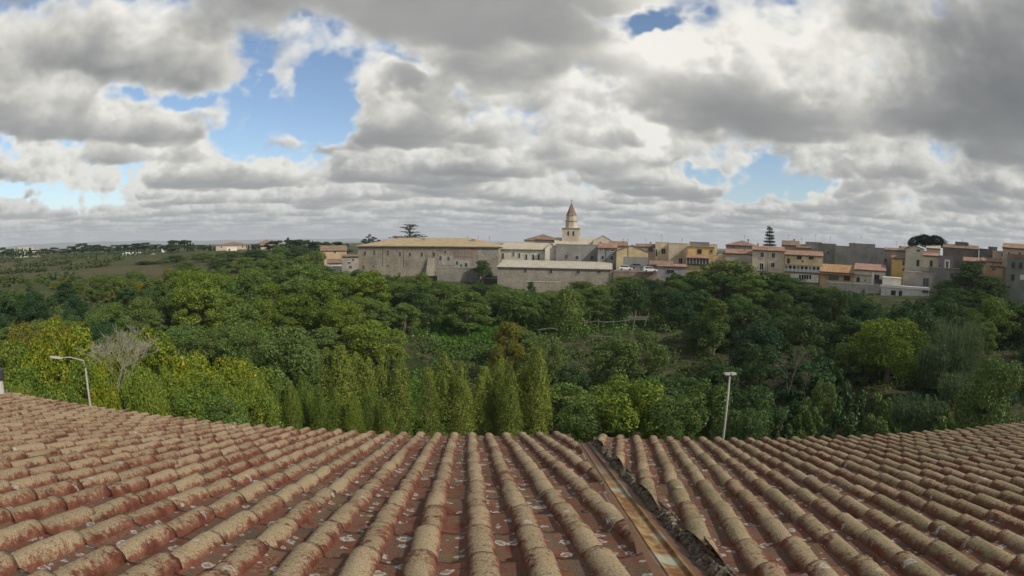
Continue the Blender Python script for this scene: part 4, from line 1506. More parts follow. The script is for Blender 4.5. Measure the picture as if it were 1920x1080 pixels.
def leaves_mesh(name, C, Nrm, size, rg, aspect=0.6, v=None):
    n = len(C)
    Nrm = Nrm / (np.linalg.norm(Nrm, axis=1, keepdims=True) + 1e-9)
    t = rg.standard_normal((n, 3))
    t -= (t * Nrm).sum(1, keepdims=True) * Nrm
    t /= np.linalg.norm(t, axis=1, keepdims=True) + 1e-9
    b = np.cross(Nrm, t)
    s = np.asarray(size).reshape(-1, 1) * np.ones((n, 1))
    tip, side = t * s * 0.5, b * s * 0.5 * aspect
    V = np.stack([C - tip, C + side - tip * 0.1, C + tip, C - side - tip * 0.1], 1).reshape(-1, 3)
    F = np.arange(n * 4).reshape(n, 4)
    me = np_mesh(name, V, F)
    face_attr(me, 'v', np.clip(v if v is not None else rg.random(n), 0, 1))
    return me


def lump_points(lumps, n, rg, shell=0.55, tatter=0.0):
    """Points and outward normals on and in a set of lumps (centre, radii); points buried in another lump are dropped."""
    lumps = np.asarray(lumps, float)
    w = (lumps[:, 3] * lumps[:, 4] + lumps[:, 4] * lumps[:, 5] + lumps[:, 3] * lumps[:, 5])
    k = rg.choice(len(lumps), int(n * 1.7), p=w / w.sum())
    d = rg.standard_normal((len(k), 3))
    d /= np.linalg.norm(d, axis=1, keepdims=True)
    r = shell + (1 - shell) * rg.random(len(k)) ** 0.6 + tatter * rg.standard_normal(len(k))
    L = lumps[k]
    C = L[:, :3] + d * r[:, None] * L[:, 3:6]
    keep = np.ones(len(k), bool)
    for q in lumps:
        inside = (((C - q[:3]) / q[3:6]) ** 2).sum(1) < 0.45
        keep &= ~(inside & (rg.random(len(k)) < 0.8))
    return C[keep][:n], d[keep][:n]


def limb_mesh(rg, H, top, lumps, r0):
    mb = MB()
    lean = rg.standard_normal(2) * 0.02 * H
    pts = [(0, 0, -0.4), (lean[0] * .3, lean[1] * .3, H * 0.2), (lean[0], lean[1], H * top)]
    mb.tube(pts, [r0 * 1.25, r0, r0 * 0.35], 7)
    for q in lumps[:: max(1, len(lumps) // 9)]:
        a = Vector((lean[0] * .6, lean[1] * .6, H * (0.2 + 0.3 * rg.random())))
        c = Vector(q[:3])
        m = a.lerp(c, 0.55) + Vector(rg.standard_normal(3) * 0.12)
        mb.tube([a, m, c], [r0 * 0.45, r0 * 0.28, r0 * 0.08], 5)
    return mb.mesh('trunk')


PROTO = {}


def proto(key, crown, trunk, bark=BARK):
    trunk.materials.append(bark)
    PROTO[key] = (crown, trunk)


def crown_for(me, mat_key, cache={}):
    k = (me.name, mat_key)
    if k not in cache:
        c = me.copy()
        c.materials.clear()
        c.materials.append(LM[mat_key])
        cache[k] = c
    return cache[k]


def make_broad(key, seed, H=9.0, R=4.2, base=0.07, n=11000, leaf=0.25, nl=60, flat=1.0, droop=0.0, clump=(0.15, 0.27)):
    rg = np.random.default_rng(seed)
    lumps = []
    ch = H * (1 - base)
    for i in range(nl):
        th = rg.random() * 2 * pi
        q = rg.random() ** 0.5
        hz = rg.random() ** 0.9
        env = sqrt(max(0.05, 1 - (max(0, hz - 0.35) / 0.68) ** 2)) * min(1, .75 + hz)
        rr = R * env * q * 0.78
        lr = R * (clump[0] + (clump[1] - clump[0]) * rg.random())
        lumps.append((rr * cos(th), rr * sin(th), H * base + ch * (0.12 + 0.76 * hz), lr, lr, lr * 0.9 * flat))
    top = max(l[2] + l[5] for l in lumps)
    lumps = [(a, b, c * H / top, d, e, f) for a, b, c, d, e, f in lumps]
    C, d = lump_points(lumps, n, rg, 0.6, 0.05)
    nrm = d + np.array([0, 0, 0.45]) + rg.standard_normal(d.shape) * 0.55
    v = rg.random(len(C))
    proto(key, leaves_mesh('crown', C, nrm, leaf * (0.6 + 0.8 * rg.random(len(C))), rg, 0.62, v), limb_mesh(rg, H, 0.8, lumps, H * 0.022))


def make_poplar(key, seed, H=11.0, R=1.5, n=20000, leaf=0.15):
    """A column of several upright leaders, each a ragged spindle of leaves."""
    rg = np.random.default_rng(seed)
    lead = [(0, 0, 1.0)] + [(R * .45 * cos(t), R * .45 * sin(t), rg.uniform(.66, 1.0)) for t in np.linspace(0, 5.2, 6) + rg.random() * 2]
    per = n // len(lead)
    Cs, Ds = [], []
    for lx, ly, hh in lead:
        h = rg.random(per) ** 0.9
        env = R * 0.82 * np.minimum(1, (h + .06) / .16) ** .6 * np.maximum(0.03, 1 - np.maximum(0, h - .62) / .40) ** .6
        th = rg.random(per) * 2 * pi
        lob = 1 + .26 * np.sin(th * 3 + h * 14 + lx * 5) + .22 * np.sin(th * 5 - h * 31 + ly * 3)
        q = (0.5 + 0.5 * rg.random(per) ** .6 + .16 * np.abs(rg.standard_normal(per))) * lob
        k = np.minimum(1, h * 3)
        Cs.append(np.stack([lx * k + env * q * np.cos(th), ly * k + env * q * np.sin(th), H * hh * (.03 + .97 * h)], 1))
        Ds.append(np.stack([np.cos(th), np.sin(th), .25 + 0 * th], 1))
    C, d = np.concatenate(Cs), np.concatenate(Ds)
    nrm = d + rg.standard_normal(d.shape) * 0.55
    mb = MB()
    for lx, ly, hh in lead:
        mb.tube([(0, 0, -.3), (lx, ly, H * .3), (lx, ly, H * hh * .95)], [.13, .08, .02], 5)
    proto(key, leaves_mesh('crown', C, nrm, leaf * (0.6 + 0.8 * rg.random(len(C))), rg, 0.7), mb.mesh('trunk'), PALE_BARK)


def make_cypress(key, seed, H=8.0, R=0.9, n=2200, leaf=0.3):
    rg = np.random.default_rng(seed)
    h = rg.random(n) ** 0.85
    env = R * np.minimum(1, (h + 0.05) / 0.2) * np.maximum(0.03, 1 - h) ** 0.55
    th = rg.random(n) * 2 * pi
    q = 0.5 + 0.5 * rg.random(n) ** 0.5
    lob = 1 + 0.18 * np.sin(th * 3 + h * 9) + 0.1 * np.sin(th * 7 - h * 21)
    C = np.stack([env * q * lob * np.cos(th), env * q * lob * np.sin(th), H * (0.06 + 0.94 * h)], 1)
    nrm = np.stack([np.cos(th), np.sin(th), 0.3 + 0 * th], 1) + rg.standard_normal((n, 3)) * 0.5
    mb = MB().tube([(0, 0, -0.3), (0, 0, H * 0.8)], [0.16, 0.05], 6)
    proto(key, leaves_mesh('crown', C, nrm, leaf * (0.6 + 0.8 * rg.random(n)), rg, 0.45), mb.mesh('trunk'))


def make_pads(key, pads, trunk_pts, trunk_r, n, leaf, seed, limbs=True, bark=BARK, tatter=0.06):
    """Trees whose foliage lies in plates and pads: cedar, umbrella pine, spiky conifer."""
    rg = np.random.default_rng(seed)
    C, d = lump_points(pads, n, rg, 0.3, tatter)
    nrm = d * 0.5 + np.array([0, 0, 0.9]) + rg.standard_normal(d.shape) * 0.5
    mb = MB().tube(trunk_pts, trunk_r, 7)
    if limbs:
        for q in pads:
            zt = q[2] - 0.25
            tx = np.interp(zt - 0.6, [p[2] for p in trunk_pts], [p[0] for p in trunk_pts])
            mb.tube([(tx, 0, zt - 0.9), (q[0] * 0.55, q[1] * 0.55, zt - 0.2), (q[0] * 1.15, q[1] * 1.15, q[2])], [0.14, 0.1, 0.03], 5)
    proto(key, leaves_mesh('crown', C, nrm, leaf * (0.6 + 0.8 * rg.random(len(C))), rg, 0.4), mb.mesh('trunk'), bark)


def branch_mesh(seed, H, spread, depth=5, r0=0.13, up=0.35, kids=(2, 4)):
    rg = random.Random(seed)
    segs_t, segs_b = MB(), MB()

    def grow(p, d, ln, r, k):
        q = p + d * ln * 0.55 + Vector((rg.uniform(-1, 1), rg.uniform(-1, 1), rg.uniform(-.5, .8))) * ln * 0.07
        e = q + (d + Vector((rg.uniform(-1, 1), rg.uniform(-1, 1), rg.uniform(-.3, .6))) * 0.22).normalized() * ln * 0.5
        (segs_t if k >= depth - 1 else segs_b).tube([p, q, e], [r, r * 0.8, r * 0.6], 6 if k >= depth - 1 else 4)
        if k == 0:
            return
        for _ in range(rg.randint(*kids)):
            a = rg.uniform(0, 2 * pi)
            nd = (d + Vector((cos(a) * spread, sin(a) * spread, rg.uniform(-.1, .5) * up * 2))).normalized()
            grow(e.lerp(q, rg.uniform(0, .7)), nd, ln * rg.uniform(.6, .82), max(r * 0.55, 0.012), k - 1)
    for t in range(3):
        a = t * 2.1 + rg.random()
        grow(Vector((0, 0, -0.2)), Vector((cos(a) * 0.35, sin(a) * 0.35, 1)).normalized(), H * 0.3, r0, depth)
    return segs_t.mesh('trunk'), segs_b.mesh('branches')


make_broad('broad', 1)
make_broad('broad2', 2, H=8.5, R=4.6, nl=70, clump=(.14, .25))
make_broad('broad3', 3, H=10, R=3.8, nl=56, base=0.06)
make_broad('tall', 4, H=11, R=3.0, nl=46, base=0.06, n=10000, leaf=0.23, clump=(.2, .34))
make_broad('near', 5, H=9.0, R=4.6, base=0.08, n=15000, leaf=0.24, nl=44, clump=(0.18, 0.3))
make_broad('near2', 6, H=8.5, R=4.9, base=0.06, n=15000, leaf=0.22, nl=50, clump=(0.16, 0.28))
make_broad('near3', 7, H=9.5, R=4.4, base=0.06, n=15000, leaf=0.24, nl=40, clump=(0.2, 0.32))
make_broad('bush', 8, H=3.2, R=2.2, base=0.0, n=3200, leaf=0.2, nl=14)
make_broad('bush2', 9, H=2.6, R=2.4, base=0.0, n=3200, leaf=0.18, nl=18)
make_broad('far', 10, H=9, R=4.5, base=0.12, n=3500, leaf=0.5, nl=18)
make_broad('far2', 11, H=9, R=4.0, base=0.1, n=3500, leaf=0.5, nl=22)
for i in range(4):
    make_poplar('poplar%d' % i, 20 + i, H=11 + i * 0.4, R=(1.5, 1.35, 1.65, 1.25)[i])
make_poplar('ivy', 30, H=14, R=2.5, n=9000, leaf=0.3)
make_cypress('cypress', 31)
make_cypress('cypress2', 32, H=7, R=1.1)



# ------------------------------------------------------------------ trees, one by one
TREES = []          # (x, y, radius) for spacing
rgp = random.Random(42)


def plant(name, key, mat, x, y, h, wr, label, cat='tree', group=None, rz=None, z=None, lean=0.0):
    """A tree of height h and crown radius wr (metres) from a prototype."""
    crown, trunk = PROTO[key]
    zs = np.empty(len(crown.vertices) * 3, np.float32)
    if key not in DIM:
        crown.vertices.foreach_get('co', zs)
        c = zs.reshape(-1, 3)
        DIM[key] = (float(np.percentile(c[:, 2], 99.7)), float(np.percentile(np.hypot(c[:, 0], c[:, 1]), 97)))
    H0, R0 = DIM[key]
    zg = gz(x, y) if z is None else z
    o = empty(name, (x, y, zg), rgp.uniform(0, 6.28) if rz is None else rz, label, cat, group)
    if lean:
        o.rotation_euler[0] = rgp.uniform(-lean, lean)
    sx = wr / R0
    o.scale = (sx * rgp.uniform(.94, 1.06), sx * rgp.uniform(.94, 1.06), h / H0)
    t = bpy.data.objects.new('trunk', trunk)
    COL.objects.link(t)
    t.parent = o
    c = bpy.data.objects.new('crown', crown_for(crown, mat))
    COL.objects.link(c)
    c.parent = o
    TREES.append((x, y, wr))
    return o


DIM = {}


def plant_px(name, key, mat, px, ytop, dist, wpx, label, cat='tree', group=None, ybot=None):
    p = at(px, ytop, dist)
    zg = gz(p.x, p.y)
    h = p.z - zg
    if ybot is not None:
        zg = at(px, ybot, dist).z
        h = p.z - zg
    return plant(name, key, mat, p.x, p.y, max(h, 1.5), wpx / 2 * dist / F_PX, label, cat, group, z=zg)


# --- the yellowing trees close behind the left eave
g = 'yellowing trees behind the left eave'
L = 'yellow-green broadleaf tree in the sunlit mass just behind the left eave'
for key, mat, px, yt, d, w, lab in [
        ('near', 'gold', 108, 606, 41, 190, 'tallest yellow-gold broadleaf tree behind the left street lamp'),
        ('near2', 'gold', 262, 622, 40, 180, 'golden tree right behind the bare branching tree'),
        ('near3', 'lime', 22, 640, 44, 130, 'bright green tree at the left edge over the tiled eave'),
        ('near3', 'lime', 50, 690, 33, 170, L), ('near', 'lime', 160, 676, 33, 150, L), ('near2', 'lime', 240, 700, 30, 150, L),
        ('near', 'gold', 345, 668, 38, 170, L), ('near3', 'gold', 430, 672, 40, 150, L), ('near2', 'lime', 385, 700, 33, 150, L),
        ('near', 'lime', 320, 726, 29, 130, L), ('near3', 'lime', 105, 720, 27, 130, L), ('near2', 'lime', 465, 712, 37, 120, 'rightmost tree of the yellow-green mass, next to the young poplars'),
        ('near2', 'lime', 262, 688, 27, 100, L), ('near3', 'gold', 190, 690, 27, 80, L), ('near2', 'gold', 200, 655, 37, 140, L), ('near', 'lime', 300, 690, 34, 120, L), ('near2', 'lime', 30, 720, 28, 120, L), ('near3', 'mid', 410, 745, 30, 130, L)]:
    if lab == L:
        lab = ('yellow-green tree ' if mat != 'mid' else 'green tree ') + ('low at the left edge over the eave' if px < 60 else 'around the foot of the left street lamp' if px < 190 else 'under the bare pale tree' if px < 290 else 'just right of the bare pale tree' if px < 360 else 'in the right half of the golden mass')
        lab += ', lower front row' if yt > 685 else ', upper back row'
    plant_px('yellowing_tree', key, mat, px, yt, d, w, lab, group=g)
TWIG = flat_mat('grey_twigs', (0.29, 0.265, 0.21), 0.95, 0.3, 5.0)
tm, bmh = branch_mesh(12, 8.0, 0.75, 5, 0.065)
tm.materials.append(TWIG)
bmh.materials.append(TWIG)
p = at(224, 726, 29)
bt = empty('bare_tree', (p.x, p.y, p.z - 1.2), 0.6, 'leafless pale grey branching tree in front of the golden trees', 'tree')
top = at(220, 604, 29).z - (p.z - 1.2)
link('trunk', tm, None, bt)
link('branches', bmh, None, bt)
zmax = max(v.co.z for v in bmh.vertices)
xmax = np.percentile([hypot(v.co.x, v.co.y) for v in bmh.vertices], 96)
bt.scale = (82 * 29 / F_PX / xmax,) * 2 + (top / zmax,)

# --- poplars in the valley floor
g = 'poplars in the valley'
for i, (px, yt, d, w, mat, lab) in enumerate([
        (612, 654, 57, 72, 'poplar', 'leftmost tall yellow-green poplar of the left poplar clump'), (642, 650, 56, 70, 'poplar', 'tallest poplar of the left clump, second from its left end'), (668, 662, 57, 62, 'poplar', 'third poplar of the left clump, in its middle'),
        (692, 674, 56, 54, 'poplar', 'slightly shorter poplar in the notch of the left clump'), (718, 656, 56, 66, 'poplar', 'pale poplar second from the right in the left clump'), (748, 674, 55, 54, 'poplar', 'rightmost yellowish poplar of the left clump'),
        (804, 690, 55, 60, 'poplar', 'leftmost poplar of the middle clump'), (834, 664, 56, 66, 'poplar', 'tallest central poplar of the middle clump'), (866, 680, 55, 56, 'poplar', 'right poplar of the middle clump'),
        (906, 690, 56, 56, 'poplar', 'left end poplar of the right poplar clump'), (936, 676, 57, 64, 'poplar', 'second poplar from the left in the right clump'), (957, 688, 54, 54, 'poplar', 'low poplar in the front of the right clump'),
        (985, 668, 57, 66, 'poplar', 'tall poplar with bright edge in the right clump'), (1010, 654, 56, 62, 'poplar', 'rightmost and tallest poplar of the right clump')]):
    plant_px('poplar_tree', 'poplar%d' % (i % 4), mat, px, yt, d, w, lab, group=g)
g = 'young poplars in front of the left clump'
for i, (px, yt, d, w) in enumerate([(520, 708, 49, 40), (545, 716, 48, 34), (572, 706, 50, 40), (598, 722, 47, 36), (628, 730, 47, 40), (660, 742, 46, 36), (692, 735, 47, 40), (722, 748, 46, 34), (500, 730, 46, 30)]):
    plant_px('poplar_tree', 'poplar%d' % (i % 4), 'lime', px, yt, d, w * 1.25, 'young green poplar at the ' + ('left end' if px < 560 else 'middle' if px < 650 else 'right end') + ' of the low row before the tall poplars', group=g)

# --- single trees that stand out on the far bank
def solo(name, key, mat, px, yt, d, w, lab, ybot=None, cat='tree'):
    return plant_px(name, key, mat, px, yt, d, w, lab, cat, None, ybot)


solo('broadleaf_tree', 'tall', 'orange', 953, 604, 76, 72, 'yellow-orange tree standing behind the right poplar clump')
solo('broadleaf_tree', 'broad', 'olive', 1030, 628, 72, 66, 'pale olive bushy tree right of the tallest poplar')
solo('broadleaf_tree', 'broad3', 'olive', 1012, 640, 68, 40, 'small pale yellow tree leaning on the right poplars')
solo('ivy_poplar_tree', 'ivy', 'mid', 1066, 538, 104, 72, 'tall dark ivy-clad poplar in the middle of the bank', ybot=668)
solo('broadleaf_tree', 'near', 'lime', 1175, 708, 47, 200, 'large rounded yellow-green tree behind the gutter end of the roof')
solo('broadleaf_tree', 'near3', 'mid', 1100, 742, 45, 110, 'darker green tree at the left foot of the large yellow-green one')
solo('broadleaf_tree', 'near2', 'mid', 1262, 745, 45, 120, 'green tree between large yellow-green tree and the right lamp')
solo('broadleaf_tree', 'near', 'mid', 1330, 715, 48, 130, 'dark green tree behind the right street lamp')
solo('broadleaf_tree', 'near3', 'dark', 1420, 725, 48, 130, 'dark tree to the right of the right street lamp')
solo('broadleaf_tree', 'near2', 'dark', 1395, 768, 42, 110, 'low dark tree right behind the eave by the lamp')
solo('broadleaf_tree', 'near2', 'lime', 1674, 598, 76, 168, 'big yellow-green tree on the right bank under the white house', ybot=712)
solo('broadleaf_tree', 'tall', 'olive', 1342, 560, 92, 74, 'tall pale olive tree on the bank above the right lamp', ybot=690)
solo('broadleaf_tree', 'broad', 'olive', 1160, 630, 76, 110, 'olive tree with yellow top right of the ivy poplar')
solo('broadleaf_tree', 'broad2', 'olive', 1215, 622, 80, 80, 'olive tree under the wooden frame on the bank')
solo('broadleaf_tree', 'broad3', 'olive', 1548, 712, 58, 60, 'small yellowish tree in the dark right bank')
solo('broadleaf_tree', 'near2', 'olive', 1880, 672, 46, 150, 'olive-yellow tree at the right edge above the eave')
solo('broadleaf_tree', 'broad2', 'mid', 1366, 489, 138, 150, 'broad dark tree hiding the foot of the orange-yellow house')
solo('broadleaf_tree', 'broad', 'dark', 1460, 512, 140, 120, 'dark tree in front of the cream and veranda houses')
solo('broadleaf_tree', 'broad3', 'dark', 1500, 536, 132, 120, 'dark tree under the glazed veranda house')
solo('broadleaf_tree', 'tall', 'dark', 1826, 490, 140, 100, 'tall dark tree before the stone houses at the right', ybot=590)
solo('broadleaf_tree', 'broad2', 'dark', 1790, 540, 128, 110, 'dark spreading tree right of the low whitewashed house')
solo('broadleaf_tree', 'broad2', 'dark', 1783, 526, 151, 70, 'dark tree against the tall grey-brown stone wall')
solo('broadleaf_tree', 'broad', 'dark', 1858, 518, 144, 84, 'dark tree in front of the little orange brick house')
solo('broadleaf_tree', 'broad', 'dark', 1880, 560, 120, 110, 'dark tree below the grey-green house at the right edge')
solo('broadleaf_tree', 'broad', 'olive', 1650, 582, 100, 60, 'olive bush tree behind the big yellow-green tree')
solo('broadleaf_tree', 'tall', 'dark', 905, 488, 163, 36, 'dark climbing tree against the end of the grey convent', ybot=528)
solo('broadleaf_tree', 'tall', 'blue', 996, 528, 150, 18, 'narrow dark conifer against the brown terrace wall', ybot=556)
solo('broadleaf_tree', 'broad', 'olive', 1175, 518, 148, 90, 'olive bushy tree right of the long low barn')
solo('broadleaf_tree', 'broad2', 'olive', 1255, 528, 146, 80, 'olive tree below the low grey house with pink ledge')
solo('broadleaf_tree', 'broad3', 'olive', 1090, 527, 149, 60, 'yellowish tree in front of the long low barn')

for px, yt, d, w, m_, lab in [(1600, 716, 60, 95, 'dark', 'dark low bush under the big yellow-green tree, left side'), (1655, 735, 58, 90, 'mid', 'green low bush under the middle of the big yellow-green tree'), (1520, 748, 54, 80, 'mid', 'green bush below the brownish bare bush'), (1580, 765, 50, 100, 'dark', 'broad dark bush just above the eave left of the green reeds'),
                           (1640, 775, 48, 90, 'olive', 'olive bush just above the eave touching the green reeds'), (1470, 765, 50, 80, 'dark', 'dark bush above the eave right of the right street lamp'), (1560, 660, 72, 90, 'dark', 'dark bush left of the big yellow-green tree'), (1780, 770, 50, 90, 'mid', 'green bush above the eave right of the green reeds')]:
    plant_px('bush', 'bush', m_, px, yt, d, w, lab, 'bush')

# --- cedar, umbrella pine, tall conifer on the skyline
rgq = np.random.default_rng(5)
pads = []
for (x, z, w, h) in [(-.3, 12.6, 1.9, .24), (1.0, 12.2, 1.5, .22), (-1.3, 11.7, 1.2, .22), (.4, 11.3, 1.6, .26), (-1.1, 10.4, 1.5, .24), (1.3, 10.3, 1.5, .26), (2.4, 9.5, 1.8, .26), (.1, 9.2, 1.9, .3), (-2.6, 8.9, 2.2, .24), (-4.3, 8.6, 1.6, .2),
                     (3.6, 9.0, 1.4, .2), (-1.0, 8.3, 2.2, .3), (1.6, 8.0, 2.4, .32), (-3.0, 7.4, 1.8, .3), (3.2, 7.2, 1.9, .3), (0, 6.8, 2.6, .35)]:
    pads.append((x, rgq.uniform(-1.5, 1.5), z, w, 1.1, h))
    pads.append((x * .5, rgq.uniform(-3, 3), z - .2, w * .7, 1.2, h))
make_pads('cedar', pads, [(0, 0, -.4), (.05, 0, 6), (0, 0, 12.4)], [.5, .3, .06], 4200, .32, 6)
p = at(768, 446, 215)
top = at(768, 420, 215)
plant('cedar_tree', 'cedar', 'pine', p.x, p.y, top.z - gz(p.x, p.y), 33 * 215 / F_PX, 'dark flat-layered cedar rising over the convent roof', rz=0.0)
pads = [(-2.2, 0, 8.3, .9, .8, .3), (-1.1, .3, 9.1, .9, .8, .35), (0, 0, 9.7, .8, .7, .5), (1.6, 0, 9.0, .9, .8, .3), (2.5, 0, 8.6, 1.0, .8, .3), (-3, 0, 7.6, 1.1, .9, .5), (.6, 0, 8.2, 1.5, 1, .5), (-1.5, 0, 7.4, 1.7, 1.2, .7), (3.6, 0, 7.2, 1.2, .9, .5), (4.2, 0, 7.9, .9, .7, .25), (1.8, 0, 7.2, 1.4, 1, .6), (5.6, .2, 6.9, 1.5, .8, .4)]
make_pads('pinegroup', pads, [(0, 0, -.4), (0, 0, 9.5)], [.3, .08], 3200, .34, 8)
p = at(693, 455, 220)
plant('pine_tree', 'pinegroup', 'pine', p.x, p.y, at(693, 439.5, 220).z - gz(p.x, p.y), 26 * 220 / F_PX, 'dark ragged pine behind the left end of the convent roof', rz=0.0)
pads = []
for i in range(46):
    a, q = rgq.uniform(0, 6.28), sqrt(rgq.random())
    pads.append((5.2 * q * cos(a), 4.6 * q * sin(a), 9.2 + 1.9 * sqrt(max(0, 1 - q * q)) - .3, 1.5, 1.5, 1.0))
make_pads('umbrella', pads, [(0, 0, -.4), (.3, 0, 5), (0, 0, 9.2)], [.45, .36, .3], 14000, .42, 9, limbs=True, tatter=.04)
p = at(1741, 465, 182)
plant('umbrella_pine_tree', 'umbrella', 'pine', p.x, p.y, at(1741, 440.5, 182).z - gz(p.x, p.y), 40 * 182 / F_PX, 'dark domed umbrella pine over the right end of the town', rz=0.0)
pads = []
for k, z in enumerate(np.linspace(2.5, 9.6, 12)):
    r = (1.0 - (z - 2.0) / 8.4) * 2.3 + .25
    for a in range(6):
        th = a * 1.047 + k * .6
        pads.append((r * .62 * cos(th), r * .62 * sin(th), z - .12 * r + rgq.uniform(-.1, .1), r * .45 * abs(cos(th)) + .3, r * .45 * abs(sin(th)) + .3, .24))
pads.append((-.3, 0, 10.0, .5, .3, .2))
make_pads('conifer', pads, [(0, 0, -.4), (0, 0, 10)], [.25, .06], 5200, .34, 12, limbs=False)
p = at(1443, 462, 186)
plant('conifer_tree', 'conifer', 'pine', p.x, p.y, at(1443, 425.5, 186).z - gz(p.x, p.y), 19 * 186 / F_PX, 'slim dark conifer rising above the cream house', rz=0.0)

# --- reeds and bare shrubs on the right bank
def reed_mesh(seed, n, H, R):
    rg = np.random.default_rng(seed)
    V, F = [], []
    for i in range(n):
        a, q = rg.random() * 6.28, R * sqrt(rg.random())
        x, y = q * cos(a), q * sin(a)
        h = H * rg.uniform(.65, 1)
        lx, ly = rg.normal(0, .07 * h), rg.normal(0, .07 * h)
        for k in range(7):
            t = rg.uniform(.15, .95)
            bx, by, bz = x + lx * t, y + ly * t, h * t
            th = rg.random() * 6.28
            ln = rg.uniform(.45, .8)
            ex, ey, ez = bx + cos(th) * ln * .55, by + sin(th) * ln * .55, bz + ln * .62
            s = .035
            o = len(V)
            V += [(bx - sin(th) * s, by + cos(th) * s, bz), (bx + sin(th) * s, by - cos(th) * s, bz), ((bx + ex) / 2 + sin(th) * s * 1.3, (by + ey) / 2 - cos(th) * s * 1.3, (bz + ez) / 2 + .1), (ex, ey, ez - .06)]
            F.append((o, o + 1, o + 2, o + 3))
        o = len(V)
        V += [(x - .02, y, -.2), (x + .02, y, -.2), (x + lx + .012, y + ly, h), (x + lx - .012, y + ly, h)]
        F.append((o, o + 1, o + 2, o + 3))
    me = np_mesh('reeds', V, F)
    face_attr(me, 'v', rg.random(len(F)))
    me.materials.append(LM['reed'])
    return me


for i, (px, yt, yb, d, w, lab) in enumerate([(1790, 592, 705, 74, 110, 'tall grey-green cane thicket right of the big yellow-green tree'), (1745, 640, 720, 70, 60, 'lower cane clump at the foot of the big yellow-green tree'), (1720, 745, 800, 52, 120, 'green reed clump low on the right bank above the eave'), (1800, 700, 760, 66, 90, 'cane clump below the tall grey-green thicket')]):
    p, tp = at(px, yb, d), at(px, yt, d)
    me = reed_mesh(50 + i, 420, tp.z - p.z, w / 2 * d / F_PX)
    o = link('reed_clump', me)
    o.location = p
    tag(o, lab, 'reeds', 'cane clumps on the right bank')
for i, (px, yt, yb, d, w, lab) in enumerate([(1478, 650, 735, 62, 110, 'grey leafless shrub in the middle of the dark right bank'), (1452, 700, 752, 58, 60, 'small grey leafless bush below the larger one'), (1508, 690, 740, 60, 60, 'brownish bare bush right of the grey leafless shrub'), (1205, 655, 690, 74, 50, 'grey twiggy bush below the wooden frame')]):
    tm, bmh = branch_mesh(60 + i, 4.0, 0.95, 4, 0.03, kids=(2, 3))
    tm.materials.append(BARK)
    bmh.materials.append(BARK)
    p, tp = at(px, yb, d), at(px, yt, d)
    o = empty('bare_shrub', p, i * 1.3, lab, 'shrub', 'leafless shrubs on the far bank')
    link('trunk', tm, None, o)
    link('branches', bmh, None, o)
    zmax = max(v.co.z for v in bmh.vertices)
    o.scale = (w / 2 * d / F_PX / 2.2,) * 2 + ((tp.z - p.z) / zmax,)

# --- the wood on the far bank
LIMIT = [(-200, 545), (0, 548), (60, 545), (150, 520), (300, 500), (400, 482), (480, 468), (560, 466), (600, 496), (640, 506), (680, 508), (800, 514), (850, 532), (930, 528), (1000, 548), (1050, 546), (1150, 528), (1230, 520), (1300, 508), (1400, 512), (1430, 520), (1500, 534), (1560, 538), (1640, 548), (1700, 564), (1760, 560), (1800, 540), (1850, 545), (1890, 570), (2100, 560)]
CLEAR = [(875, 610, 62, 20), (770, 690, 26, 100), (1145, 606, 60, 16), (1190, 606, 36, 30), (960, 590, 50, 12), (120, 545, 90, 14), (60, 590, 50, 8)]
zones = [(-60, -34, 'on the dry left slope', 0), (-34, -12, 'in the wood below the long convent', 1), (-12, 12, 'in the wood below the long barn', 2), (12, 34, 'on the bank below the cream houses', 3), (34, 60, 'on the dark bank below the white house', 4)]
MARKS = [(60, 'left edge'), (150, 'left street lamp'), (225, 'bare pale tree'), (330, 'golden trees'), (430, 'yellow-green mass'), (520, 'young green poplars'), (610, 'left clump of poplars'), (690, 'pale left poplars'), (770, 'grassy poplar gap'), (835, 'middle poplar clump'), (905, 'right poplar clump'),
         (960, 'yellow-orange tree'), (1010, 'tallest right poplar'), (1066, 'ivy-clad poplar'), (1120, 'log fence'), (1190, 'crooked pole frame'), (1262, 'large yellow-green tree'), (1342, 'tall pale olive tree'), (1400, 'right street lamp'), (1478, 'grey leafless shrubs'), (1548, 'small yellowish tree'), (1674, 'big yellow-green tree'), (1790, 'tall cane thicket'), (1880, 'right edge')]


def where(px, py):
    m = min(MARKS, key=lambda q: abs(q[0] - px))
    if py < 560:
        return 'high up the bank, above the ' + m[1]
    return ('halfway up the bank, above the ' if py < 640 else 'low on the bank near the ') + m[1]


KIND = {'dark': 'dark green', 'mid': 'mid green', 'olive': 'olive green', 'blue': 'bluish dark', 'orange': 'yellowing', 'lime': 'fresh green'}
MIXES = [['dark', 'olive', 'olive', 'mid', 'blue', 'orange'], ['mid', 'mid', 'olive', 'mid', 'lime', 'lime'], ['mid', 'dark', 'mid', 'olive', 'mid'], ['dark', 'blue', 'dark', 'mid', 'dark'], ['dark', 'blue', 'dark', 'blue', 'mid']]  # last two, right bank: cloud shade painted in by darker leaf colours
# what must stay in view: (x, y from, y to, half width, distance)
VIEW = [(1066, 540, 650, 24, 104), (1188, 584, 622, 32, 108), (1130, 598, 612, 50, 108), (872, 592, 628, 56, 104), (953, 606, 655, 28, 76), (1674, 602, 700, 70, 76), (1790, 598, 690, 46, 74), (1342, 575, 670, 28, 92), (770, 640, 800, 18, 66), (1478, 655, 725, 36, 62),
        (1030, 630, 670, 28, 72), (610, 655, 800, 30, 57), (660, 655, 800, 60, 57), (740, 672, 800, 24, 55), (835, 664, 800, 50, 56), (960, 660, 800, 68, 57), (1175, 715, 790, 80, 47), (1160, 632, 690, 40, 76), (1696, 540, 566, 50, 150), (1600, 520, 540, 60, 154)]


